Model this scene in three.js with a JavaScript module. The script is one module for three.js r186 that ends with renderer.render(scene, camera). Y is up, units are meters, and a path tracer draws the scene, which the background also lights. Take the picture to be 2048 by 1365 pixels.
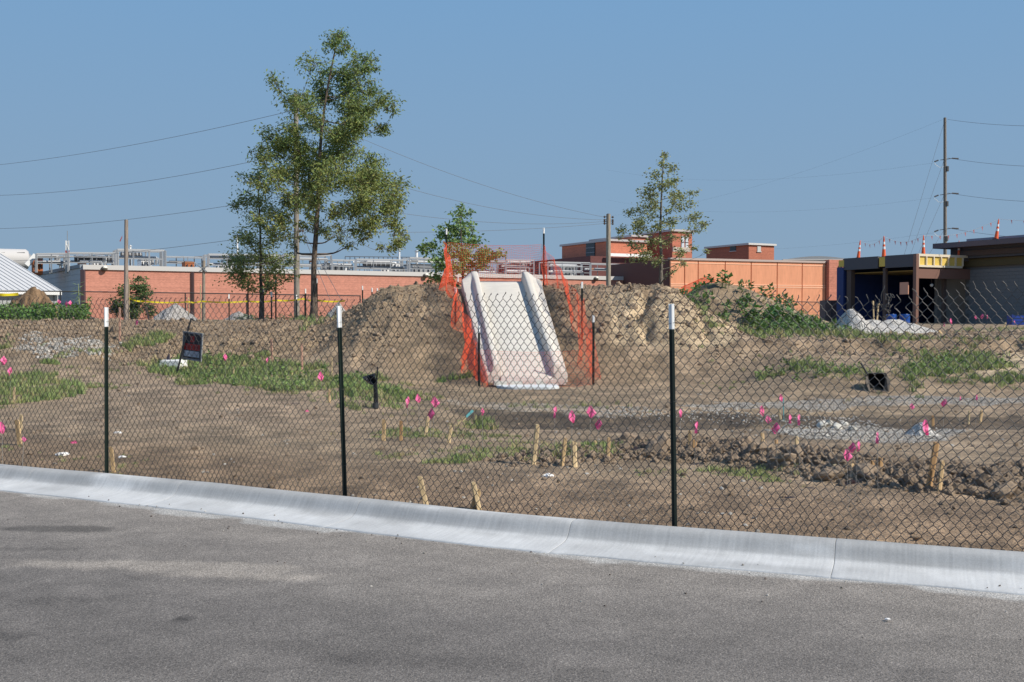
import * as THREE from 'three';
import { mergeGeometries } from 'three/addons/utils/BufferGeometryUtils.js';

// ---------------------------------------------------------------- camera, sky, sun, exposure
const FOCAL = 2100, CX = 1024, CY = 682.5, EYE = 1.63, PITCH = -Math.atan(47.5 / FOCAL);
const scene = new THREE.Scene();
const camera = new THREE.PerspectiveCamera(2 * Math.atan(CY / FOCAL) * 180 / Math.PI, 2048 / 1365, 0.1, 1500);
camera.position.set(0, EYE, 0);
camera.lookAt(0, EYE + Math.tan(PITCH) * 100, -100);
const SUN_AZ = 25.5 * Math.PI / 180, SUN_EL = 40 * Math.PI / 180;
const sunDir = new THREE.Vector3(Math.cos(SUN_AZ) * Math.cos(SUN_EL), Math.sin(SUN_EL), Math.sin(SUN_AZ) * Math.cos(SUN_EL));
const sun = new THREE.DirectionalLight(new THREE.Color().setRGB(1, 0.92, 0.8), 5.0);
sun.position.copy(sunDir).multiplyScalar(120).add(new THREE.Vector3(0, 0, -40));
sun.target.position.set(0, 0, -40);
sun.castShadow = true; sun.shadow.mapSize.set(4096, 4096);
Object.assign(sun.shadow.camera, { left: -90, right: 90, top: 90, bottom: -90, near: 1, far: 400 });
scene.add(sun, sun.target);
{
  const W = 8, H = 256, data = new Float32Array(W * H * 4);
  const s2l = (v) => { v /= 255; return v <= 0.04045 ? v / 12.92 : Math.pow((v + 0.055) / 1.055, 2.4); };
  const stops = [[-90, 120, 112, 102], [-3, 128, 128, 128], [0, 141, 165, 187], [5, 136, 165, 192], [10, 130, 164, 197], [17, 121, 162, 202], [35, 106, 145, 192], [90, 86, 124, 174]];
  for (let y = 0; y < H; y++) {
    const e = (y + 0.5) / H * 180 - 90; let k = 0; while (k < stops.length - 2 && e > stops[k + 1][0]) k++;
    const a = stops[k], b = stops[k + 1], t = Math.min(1, Math.max(0, (e - a[0]) / (b[0] - a[0])));
    for (let x = 0; x < W; x++) { for (let c = 0; c < 3; c++) data[(y * W + x) * 4 + c] = s2l(a[c + 1] + (b[c + 1] - a[c + 1]) * t); data[(y * W + x) * 4 + 3] = 1; }
  }
  const sky = new THREE.DataTexture(data, W, H, THREE.RGBAFormat, THREE.FloatType);
  sky.mapping = THREE.EquirectangularReflectionMapping; sky.magFilter = THREE.LinearFilter; sky.minFilter = THREE.LinearFilter; sky.needsUpdate = true;
  scene.background = sky; scene.environment = sky;
}
const renderer = new THREE.WebGLRenderer({ antialias: true });
renderer.toneMapping = THREE.LinearToneMapping; renderer.toneMappingExposure = 1.0;
renderer.shadowMap.enabled = true;

// ---------------------------------------------------------------- helpers
let _seed = 12345;
const rnd = () => { _seed = (_seed + 0x6d2b79f5) | 0; let t = Math.imul(_seed ^ (_seed >>> 15), 1 | _seed); t = (t + Math.imul(t ^ (t >>> 7), 61 | t)) ^ t; return ((t ^ (t >>> 14)) >>> 0) / 4294967296; };
const seed = (n) => { _seed = n; };
const rr = (a, b) => a + (b - a) * rnd();
const gauss = () => (rnd() + rnd() + rnd() + rnd() - 2);
const V = (x, y, z) => new THREE.Vector3(x, y, z);
const lerp = (a, b, t) => a + (b - a) * t;
const clamp = (x, a, b) => Math.min(b, Math.max(a, x));
const sstep = (a, b, x) => { const t = clamp((x - a) / (b - a), 0, 1); return t * t * (3 - 2 * t); };
const hash = (x, y, s) => { let h = Math.imul(x, 374761393) ^ Math.imul(y, 668265263) ^ Math.imul(s, 2147483647 - 9973); h = Math.imul(h ^ (h >>> 13), 1274126177); return ((h ^ (h >>> 16)) >>> 0) / 4294967296; };
function vnoise(x, y, s = 0) {
  const xi = Math.floor(x), yi = Math.floor(y), fx = x - xi, fy = y - yi, u = fx * fx * (3 - 2 * fx), v = fy * fy * (3 - 2 * fy);
  return lerp(lerp(hash(xi, yi, s), hash(xi + 1, yi, s), u), lerp(hash(xi, yi + 1, s), hash(xi + 1, yi + 1, s), u), v);
}
function fbm(x, y, o = 4, s = 0) { let a = 0.5, t = 0, n = 0; for (let i = 0; i < o; i++) { t += a * vnoise(x, y, s + i * 17); n += a; a *= 0.5; x *= 2.03; y *= 2.03; } return t / n; }
// point on the view ray of photo pixel (px, py) at horizontal depth D in front of the camera
const _c = Math.cos(PITCH), _s = Math.sin(PITCH);
function ray(px, py) { const x = (px - CX) / FOCAL, y = (CY - py) / FOCAL; return [x, y * _c + _s, y * _s - _c]; }
function P(px, py, D) { const d = ray(px, py), k = D / -d[2]; return V(d[0] * k, EYE + d[1] * k, -D); }

const used = {};
const numbered = (n) => { const k = used[n] = (used[n] ?? -1) + 1; return k ? n + '_' + String(k).padStart(3, '0') : n; };
function thing(name, label, category, pos, group) {
  const o = new THREE.Group(); o.name = numbered(name); if (pos) o.position.copy(pos); o.userData = { label, category }; if (group) o.userData.group = group; scene.add(o); return o;
}
function part(parent, name, geo, mat, extra) { const m = new THREE.Mesh(geo, mat); m.name = name; m.castShadow = m.receiveShadow = true; if (extra) m.userData = extra; parent.add(m); return m; }
function struct(name, geo, mat) { const m = new THREE.Mesh(geo, mat); m.name = numbered(name); m.castShadow = m.receiveShadow = true; m.userData = { kind: 'structure' }; scene.add(m); return m; }

// mesh builder: unindexed triangles with normals, uv in metres and optional vertex colours
class MB {
  constructor(useCol = false) { this.p = []; this.n = []; this.u = []; this.c = useCol ? [] : null; this.col = [1, 1, 1]; }
  vert(p, n, u, v) { this.p.push(p.x, p.y, p.z); this.n.push(n.x, n.y, n.z); this.u.push(u, v); if (this.c) this.c.push(...this.col); }
  tri(a, b, c, ua = [0, 0], ub = [0, 0], uc = [0, 0]) { const n = V().crossVectors(b.clone().sub(a), c.clone().sub(a)).normalize(); this.vert(a, n, ...ua); this.vert(b, n, ...ub); this.vert(c, n, ...uc); return this; }
  quad(a, b, c, d) { const w = a.distanceTo(b), h = a.distanceTo(d); this.tri(a, b, c, [0, 0], [w, 0], [w, h]); this.tri(a, c, d, [0, 0], [w, h], [0, h]); return this; }
  // box with centre o and three half-axis vectors
  obox(o, X, Y, Z) {
    const q = (i, j, k) => o.clone().addScaledVector(X, i).addScaledVector(Y, j).addScaledVector(Z, k);
    this.quad(q(-1, -1, 1), q(1, -1, 1), q(1, 1, 1), q(-1, 1, 1)); this.quad(q(1, -1, -1), q(-1, -1, -1), q(-1, 1, -1), q(1, 1, -1));
    this.quad(q(1, -1, 1), q(1, -1, -1), q(1, 1, -1), q(1, 1, 1)); this.quad(q(-1, -1, -1), q(-1, -1, 1), q(-1, 1, 1), q(-1, 1, -1));
    this.quad(q(-1, 1, 1), q(1, 1, 1), q(1, 1, -1), q(-1, 1, -1)); this.quad(q(-1, -1, -1), q(1, -1, -1), q(1, -1, 1), q(-1, -1, 1)); return this;
  }
  box(x, y, z, w, h, d) { return this.obox(V(x, y, z), V(w / 2, 0, 0), V(0, h / 2, 0), V(0, 0, d / 2)); }
  // square bar from a to b
  bar(a, b, w, h = w) { const d = b.clone().sub(a), L = d.length(); d.normalize(); let s = Math.abs(d.y) > 0.95 ? V(1, 0, 0) : V(0, 1, 0); const r = V().crossVectors(d, s).normalize(), t = V().crossVectors(r, d).normalize(); return this.obox(a.clone().add(b).multiplyScalar(0.5), d.multiplyScalar(L / 2), r.multiplyScalar(w / 2), t.multiplyScalar(h / 2)); }
  // upright wall between plan points a, b (THREE vectors, y ignored) with thickness t, from y0 to y1
  wall(a, b, t, y0, y1) { const d = V(b.x - a.x, 0, b.z - a.z), L = d.length(); d.normalize(); const n = V(-d.z, 0, d.x); return this.obox(V((a.x + b.x) / 2, (y0 + y1) / 2, (a.z + b.z) / 2), d.multiplyScalar(L / 2), V(0, (y1 - y0) / 2, 0), n.multiplyScalar(t / 2)); }
  tube(pts, rad, sides = 6, cap = true) {
    const N = pts.length, R = (i) => Array.isArray(rad) ? rad[i] : rad; let up = V(0.31, 0.2, 0.93); const rings = [];
    for (let i = 0; i < N; i++) {
      const t = pts[Math.min(N - 1, i + 1)].clone().sub(pts[Math.max(0, i - 1)]).normalize(); if (Math.abs(t.dot(up)) > 0.98) up = V(1, 0.1, 0);
      const r = V().crossVectors(t, up).normalize(), s = V().crossVectors(r, t).normalize(); up = s; const ring = [];
      for (let k = 0; k < sides; k++) { const a = k / sides * Math.PI * 2, n = r.clone().multiplyScalar(Math.cos(a)).addScaledVector(s, Math.sin(a)); ring.push([pts[i].clone().addScaledVector(n, R(i)), n]); }
      rings.push(ring);
    }
    let L = 0;
    for (let i = 0; i < N - 1; i++) {
      const l2 = L + pts[i].distanceTo(pts[i + 1]);
      for (let k = 0; k < sides; k++) {
        const a = rings[i][k], b = rings[i][(k + 1) % sides], c = rings[i + 1][(k + 1) % sides], d = rings[i + 1][k], u0 = k / sides, u1 = (k + 1) / sides;
        this.vert(a[0], a[1], u0, L); this.vert(c[0], c[1], u1, l2); this.vert(b[0], b[1], u1, L); this.vert(a[0], a[1], u0, L); this.vert(d[0], d[1], u0, l2); this.vert(c[0], c[1], u1, l2);
      }
      L = l2;
    }
    if (cap) for (const [i, f] of [[0, 1], [N - 1, 0]]) for (let k = 1; k < sides - 1; k++) { const q = rings[i]; f ? this.tri(q[0][0], q[k][0], q[k + 1][0]) : this.tri(q[0][0], q[k + 1][0], q[k][0]); }
    return this;
  }
  geo() {
    const g = new THREE.BufferGeometry(); g.setAttribute('position', new THREE.Float32BufferAttribute(this.p, 3)); g.setAttribute('normal', new THREE.Float32BufferAttribute(this.n, 3)); g.setAttribute('uv', new THREE.Float32BufferAttribute(this.u, 2));
    if (this.c) g.setAttribute('color', new THREE.Float32BufferAttribute(this.c, 3)); return g;
  }
}
// textures: fn(u, v) in 0..1 tiles -> value(s)
function dataTex(n, fn, srgb, repeat) {
  const d = new Uint8Array(n * n * 4);
  for (let y = 0; y < n; y++) for (let x = 0; x < n; x++) { const c = fn(x / n, y / n, x, y), o = (y * n + x) * 4; if (Array.isArray(c)) { d[o] = clamp(c[0], 0, 1) * 255; d[o + 1] = clamp(c[1], 0, 1) * 255; d[o + 2] = clamp(c[2], 0, 1) * 255; } else d[o] = d[o + 1] = d[o + 2] = clamp(c, 0, 1) * 255; d[o + 3] = 255; }
  const t = new THREE.DataTexture(d, n, n); t.wrapS = t.wrapT = THREE.RepeatWrapping; t.magFilter = THREE.LinearFilter; t.minFilter = THREE.LinearMipmapLinearFilter; t.generateMipmaps = true; if (srgb) t.colorSpace = THREE.SRGBColorSpace; if (repeat) t.repeat.set(repeat, repeat); t.needsUpdate = true; return t;
}
// tileable value noise
function tnoise(u, v, f, s) { const x = u * f, y = v * f, xi = Math.floor(x), yi = Math.floor(y), fx = x - xi, fy = y - yi, a = fx * fx * (3 - 2 * fx), b = fy * fy * (3 - 2 * fy), w = (i) => ((i % f) + f) % f; return lerp(lerp(hash(w(xi), w(yi), s), hash(w(xi + 1), w(yi), s), a), lerp(hash(w(xi), w(yi + 1), s), hash(w(xi + 1), w(yi + 1), s), a), b); }
const tf = (u, v, f, o, s) => { let t = 0, n = 0, a = 0.5; for (let i = 0; i < o; i++) { t += a * tnoise(u, v, f << i, s + i * 31); n += a; a *= 0.6; } return t / n; };
const std = (r, g, b, rough = 0.85, o = {}) => new THREE.MeshStandardMaterial({ color: new THREE.Color().setRGB(r, g, b), roughness: rough, metalness: 0, ...o });
// ---------------------------------------------------------------- curb line (plan), terrain height
const curbPts = [[-26, -21.6], [-14, -15.7], [-8, -12.75], [-5.68, -11.64], [-2.44, -10.05], [0, -8.72], [1.94, -7.9], [3.55, -7.27], [6.5, -5.95], [11, -3.9], [18, -0.6]].map(([x, z]) => V(x, 0, z));
const curbCurve = new THREE.CatmullRomCurve3(curbPts, false, 'centripetal');
const curbLine = curbCurve.getSpacedPoints(900), CURB_L = curbCurve.getLength(), CURB_DS = CURB_L / 900;
function curbAt(s, off = 0) { // s metres along, off metres away from the road (behind) 
  const f = clamp(s / CURB_DS, 0, 899.999), i = Math.floor(f), a = curbLine[i], b = curbLine[i + 1], p = a.clone().lerp(b, f - i);
  const i0 = Math.max(0, i - 6), i1 = Math.min(900, i + 7), t = curbLine[i1].clone().sub(curbLine[i0]).normalize(), n = V(t.z, 0, -t.x); // n points away from the road
  return { p: p.addScaledVector(n, off), t, n };
}
function curbZ(x) { let lo = 0, hi = 900; while (hi - lo > 1) { const m = (lo + hi) >> 1; if (curbLine[m].x < x) lo = m; else hi = m; } const a = curbLine[lo], b = curbLine[hi]; return lerp(a.z, b.z, clamp((x - a.x) / (b.x - a.x), 0, 1)); }
// s for which a point at offset off appears in photo column px
function curbS(px, off) { let best = 0, bd = 1e9; for (let s = 4; s < CURB_L - 12; s += 0.02) { const p = curbAt(s, off).p; if (p.z > -2) continue; const d = Math.abs(p.x / -p.z * FOCAL + CX - px); if (d < bd) { bd = d; best = s; } } return best; }
const piece = (D, pts) => { if (D <= pts[0][0]) return pts[0][1]; for (let i = 1; i < pts.length; i++) if (D <= pts[i][0]) { const t = (D - pts[i - 1][0]) / (pts[i][0] - pts[i - 1][0]); return lerp(pts[i - 1][1], pts[i][1], t * t * (3 - 2 * t) * 0.6 + t * 0.4); } return pts[pts.length - 1][1]; };
const LEFT = [[16.5, 0], [22, 0.22], [26, 0.55], [28.5, 1.18], [30.6, 1.46], [32.5, 1.42], [37, 1.26], [400, 1.3]];
const CENTER = [[20, 0], [23.4, 0.06], [26, 0.5], [30.6, 1.46], [37, 1.26], [400, 1.3]];
const FARL = [[16.5, 0], [22, 0.3], [27, 0.95], [31, 1.45], [37, 1.36], [400, 1.3]];
const RIGHT = [[18.6, 0], [20.6, 0.1], [22.4, 0.45], [25.5, 0.76], [25.74, 1.05], [27, 1.12], [60, 1.26], [400, 1.3]];
// slide axis in plan: foot and head of the floor
const SL0 = { x: 0.36, D: 23.9, y: 0.2 }, SL1 = { x: -0.32, D: 28.7, y: 2.66 };
function slideUV(x, D) { const ax = SL1.x - SL0.x, aD = SL1.D - SL0.D, L = Math.hypot(ax, aD), dx = x - SL0.x, dD = D - SL0.D; return [(dx * ax + dD * aD) / L / L, (dx * aD - dD * ax) / L]; }
function base(x, D) {
  let l = lerp(piece(D, FARL), piece(D, LEFT), sstep(-11.5, -9.2, x + (D - 28) * 0.2));
  l = lerp(l, piece(D, CENTER), sstep(-3.2, -1.6, x));
  let h = lerp(l, piece(D + (fbm(x * 0.8, 4, 3, 7) - 0.5) * 1.3 * sstep(22.5, 24.5, D) * (1 - sstep(28, 31, D)), RIGHT), sstep(4.4, 7, x));
  const wob = (vnoise(x * 0.7, D * 0.7, 3) - 0.5) * 1.1;
  const m = sstep(-5.6 + wob * 0.6, -3.1 + wob * 0.6, x) * (1 - sstep(4.0 + wob * 0.5, 6.7 + wob * 0.8, x)) * sstep(24.2 + 0.25 * wob, 28.9, D) * (1 - sstep(31, 36, D));
  h = lerp(h, 2.4 + (vnoise(x * 0.9, D * 0.9, 5) - 0.5) * 0.16, m);
  h -= 0.3 * Math.exp(-(((x - 3.5 - (D - 27) * 0.2 + (fbm(D * 1.6, 3, 2, 15) - 0.5) * 0.8) / 0.15) ** 2)) * sstep(25.4, 26.4, D) * (1 - sstep(28.4, 29.4, D)) + 0.2 * Math.exp(-(((x - 4.9) / 0.14) ** 2)) * sstep(25.6, 26.4, D) * (1 - sstep(27.4, 28.2, D));
  // second, weedy pile behind on the right
  const q = ((x - 6.8) / (x > 6.8 ? 2.9 : 1.5)) ** 2 + ((D - 35.5) / 2.6) ** 2; h += 1.62 * Math.exp(-q);
  // shallow wet rut across the middle right and gravel rise in front of it
  const rd = (D - 16.4 - 0.25 * Math.sin(x * 0.9)) / 0.9; h -= 0.13 * Math.exp(-rd * rd) * sstep(-2.2, -0.4, x);
  return h;
}
// clod berm running from the middle to the right, close behind the fence
const bermLine = [[0.1, 11.9], [1.4, 12.6], [2.4, 12.1], [3.3, 11.0], [3.9, 10.2], [4.8, 9.7], [6.2, 9.2]];
function bermD(x, D) { let d = 1e9, k = 0; for (let i = 0; i < bermLine.length - 1; i++) { const [ax, aD] = bermLine[i], [bx, bD] = bermLine[i + 1], ex = bx - ax, eD = bD - aD, t = clamp(((x - ax) * ex + (D - aD) * eD) / (ex * ex + eD * eD), 0, 1), q = Math.hypot(x - ax - ex * t, D - aD - eD * t); if (q < d) { d = q; k = i + t; } } return [d, k]; }
function rough(x, D) { // how cloddy the soil is, 0..1
  const bank = sstep(24.6, 26.6, D + (vnoise(x * 0.6, D * 0.6, 9) - 0.5) * 2.4) * (1 - sstep(38, 44, D)) * (1 - 0.55 * sstep(4.6, 7, x));
  const edge = sstep(5.5, 6.6, x) * Math.exp(-(((D - 25.6) / 0.7) ** 2)) * 0.9;
  const [bd, bk] = bermD(x, D), berm = (1 - sstep(0.28, 0.75, bd + (vnoise(x * 2, D * 2, 4) - 0.5) * 0.35)) * clamp(0.35 + bk * 0.4, 0.35, 1);
  const rut = Math.exp(-(((D - 17.6) / 1.3) ** 2)) * sstep(-2, 0, x) * 0.3;
  return clamp(Math.max(bank, edge, berm, rut), 0, 1);
}
function bumps(x, y, s) { let t = 0; for (const [f, a] of [[1.7, 0.36], [4.1, 0.3], [9.3, 0.2], [19, 0.14]]) { const n = vnoise(x * f, y * f, s + f | 0); t += a * (1 - Math.abs(2 * n - 1)); } return t; }
function height(x, D) {
  const cz = curbZ(x), behind = (-cz) - D; // >0: on the road side
  if (behind > 0.1) return -0.5;
  let h = base(x, D);
  const r = rough(x, D), [bd, bk] = bermD(x, D);
  h += Math.exp(-((bd / 0.36) ** 2)) * clamp(0.03 + bk * 0.05, 0.03, 0.17);
  h += (bumps(x, D, 11) - 0.45) * (0.02 + 0.21 * r * (D > 20 ? 1 : 0.85)) + (fbm(x * 0.35, D * 0.35, 3, 2) - 0.5) * 0.09 * sstep(9, 14, D);
  if (D > 23.5 && D < 31) h += (fbm(x * 2.6, D * 0.45, 3, 16) - 0.5) * 0.2 * sstep(23.8, 25.5, D) * (1 - sstep(29, 31, D)) * (1 - sstep(6, 8, x));
  const near = sstep(0.1, 2.2, -behind); h = lerp(-0.12, h, near);
  const [st, sl] = slideUV(x, D); if (st > -0.34 && st < 1.05 && Math.abs(sl) < 1.45) { const lim = lerp(SL0.y, SL1.y, clamp(st, 0, 1)) - 0.14, k = (1 - sstep(1.05, 1.24, Math.abs(sl))) * sstep(-0.34, -0.12, st); if (h > lim) h = lerp(h, lim, k); }
  return h;
}
function pick(px, py, up = 0, hf = height) { const d = ray(px, py); let D = 5, prev = 5; for (; D < 300; D += Math.max(0.05, D * 0.006)) { const k = D / -d[2]; if (EYE + d[1] * k <= hf(d[0] * k, D) + up) { let a = prev, b = D; for (let i = 0; i < 18; i++) { const m = (a + b) / 2, q = m / -d[2]; if (EYE + d[1] * q <= hf(d[0] * q, m) + up) b = m; else a = m; } D = b; break; } prev = D; } const k = D / -d[2]; return V(d[0] * k, hf(d[0] * k, D), -D); }
const onGround = (px, D) => { const x = (px - CX) / FOCAL * D; return V(x, height(x, D), -D); };

// plan polygons given by what the photo shows on the smooth ground
function poly(pts) { const w = pts.map(([px, py]) => { const p = pick(px, py, 0, base); return [p.x, -p.z]; }); let x0 = 1e9, x1 = -1e9, y0 = 1e9, y1 = -1e9; for (const [x, y] of w) { x0 = Math.min(x0, x); x1 = Math.max(x1, x); y0 = Math.min(y0, y); y1 = Math.max(y1, y); } return { w, b: [x0, x1, y0, y1] }; }
function inside(pg, x, D, fray = 0.5) {
  const b = pg.b; if (x < b[0] - fray || x > b[1] + fray || D < b[2] - fray || D > b[3] + fray) return false;
  x += (fbm(x * 1.3, D * 1.3, 3, 41) - 0.5) * 2 * fray; D += (fbm(x * 1.3 + 9, D * 1.3, 3, 42) - 0.5) * 2 * fray;
  let c = false; const w = pg.w; for (let i = 0, j = w.length - 1; i < w.length; j = i++) if ((w[i][1] > D) !== (w[j][1] > D) && x < (w[j][0] - w[i][0]) * (D - w[i][1]) / (w[j][1] - w[i][1]) + w[i][0]) c = !c; return c;
}
const gravelP = [poly([[1380, 814], [1500, 805], [1700, 794], [2060, 796], [2060, 810], [1720, 816], [1500, 820], [1400, 824]]), poly([[1560, 858], [1700, 850], [1930, 862], [1930, 882], [1760, 888], [1600, 876]]), poly([[870, 800], [1100, 806], [1250, 822], [1240, 836], [1000, 820], [880, 812]]), poly([[35, 700], [75, 664], [190, 690], [210, 712], [60, 708]])];
const wetP = [poly([[880, 818], [1250, 834], [1500, 826], [1720, 836], [2060, 836], [2060, 864], [1800, 860], [1500, 850], [1250, 866], [960, 846]])];
const tanP = [poly([[1215, 588], [1330, 592], [1400, 606], [1480, 655], [1470, 700], [1330, 705], [1220, 690]]), poly([[1960, 715], [2060, 705], [2060, 760], [1950, 758]])];

// ---------------------------------------------------------------- ground sheet
const soilTex = dataTex(1024, (u, v) => { const a = tf(u, v, 8, 6, 1), b = tnoise(u, v, 256, 7), c = tnoise(u, v, 512, 9), p = tnoise(u, v, 128, 5); let k = 0.62 + 0.5 * (a - 0.5) + 0.26 * (b - 0.5) + 0.2 * (c - 0.5); if (p > 0.9) k += 0.2; if (p < 0.07) k -= 0.14; return [k * 1.02, k, k * 0.97]; }, true);
const soilBump = dataTex(1024, (u, v) => 0.5 * tf(u, v, 16, 6, 3) + 0.3 * (1 - Math.abs(2 * tnoise(u, v, 64, 8) - 1)) + 0.2 * tnoise(u, v, 300, 12), false);
const soilMat = new THREE.MeshStandardMaterial({ vertexColors: true, map: soilTex, bumpMap: soilBump, bumpScale: 0.03, roughness: 1 });
{
  const xs = [], Ds = [];
  for (let x = 0; x < 260;) { xs.push(x); if (x) xs.unshift(-x); x += 0.075 * (1 + Math.max(0, x - 5) * 0.17); }
  for (let D = 2.5; D < 420;) { Ds.push(D); D += 0.08 * Math.max(1, D / 14); }
  const NX = xs.length, ND = Ds.length, pos = new Float32Array(NX * ND * 3), uv = new Float32Array(NX * ND * 2), col = new Float32Array(NX * ND * 3), idx = new Uint32Array((NX - 1) * (ND - 1) * 6);
  let o = 0;
  for (let j = 0; j < ND; j++) for (let i = 0; i < NX; i++, o++) {
    const x = xs[i], D = Ds[j], h = height(x, D); pos[o * 3] = x; pos[o * 3 + 1] = h; pos[o * 3 + 2] = -D; uv[o * 2] = x / 2.6; uv[o * 2 + 1] = (D + h) / 2.6;
    let r = 0.9, g = 0.69, b = 0.49; const big = fbm(x * 0.22, D * 0.22, 3, 21), med = fbm(x * 1.4, D * 1.4, 3, 22);
    const k = 0.86 + 0.22 * (big - 0.5) + 0.3 * (med - 0.5); r *= k; g *= k; b *= k * (0.97 + 0.12 * (big - 0.5));
    const nearStrip = 1 - sstep(1.2, 3.4, D + curbZ(x)); r *= 1 - 0.14 * nearStrip; g *= 1 - 0.19 * nearStrip; b *= 1 - 0.22 * nearStrip;
    if (D < 48) {
      const mix = (R, G, B, t) => { r = lerp(r, R, t); g = lerp(g, G, t); b = lerp(b, B, t); };
      for (const pg of tanP) if (inside(pg, x, D, 0.35)) mix(1.25, 1.0, 0.68, 0.9);
      for (const pg of wetP) if (inside(pg, x, D, 0.3)) mix(0.2, 0.155, 0.115, 0.6 + 0.4 * vnoise(x * 2.2, D * 3, 31));
      for (let q = 0; q < 4; q++) if (inside(gravelP[q], x, D, q === 2 ? 0.7 : 0.42)) mix(1.08, 1.03, 0.95, (q === 2 ? 0.05 : q ? 0.4 : 0.22) + 0.45 * vnoise(x * 5, D * 5, 30));
    } else { const t = sstep(48, 80, D); r = lerp(r, 0.5, t); g = lerp(g, 0.48, t); b = lerp(b, 0.3, t); }
    col[o * 3] = r; col[o * 3 + 1] = g; col[o * 3 + 2] = b;
  }
  o = 0; for (let j = 0; j < ND - 1; j++) for (let i = 0; i < NX - 1; i++) { const a = j * NX + i, b = a + 1, c = a + NX, d = c + 1; idx[o++] = a; idx[o++] = b; idx[o++] = d; idx[o++] = a; idx[o++] = d; idx[o++] = c; }
  const g = new THREE.BufferGeometry(); g.setAttribute('position', new THREE.BufferAttribute(pos, 3)); g.setAttribute('uv', new THREE.BufferAttribute(uv, 2)); g.setAttribute('color', new THREE.BufferAttribute(col, 3)); g.setIndex(new THREE.BufferAttribute(idx, 1)); g.computeVertexNormals();
  struct('ground', g, soilMat); console.log('ground', NX, ND);
}
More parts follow.
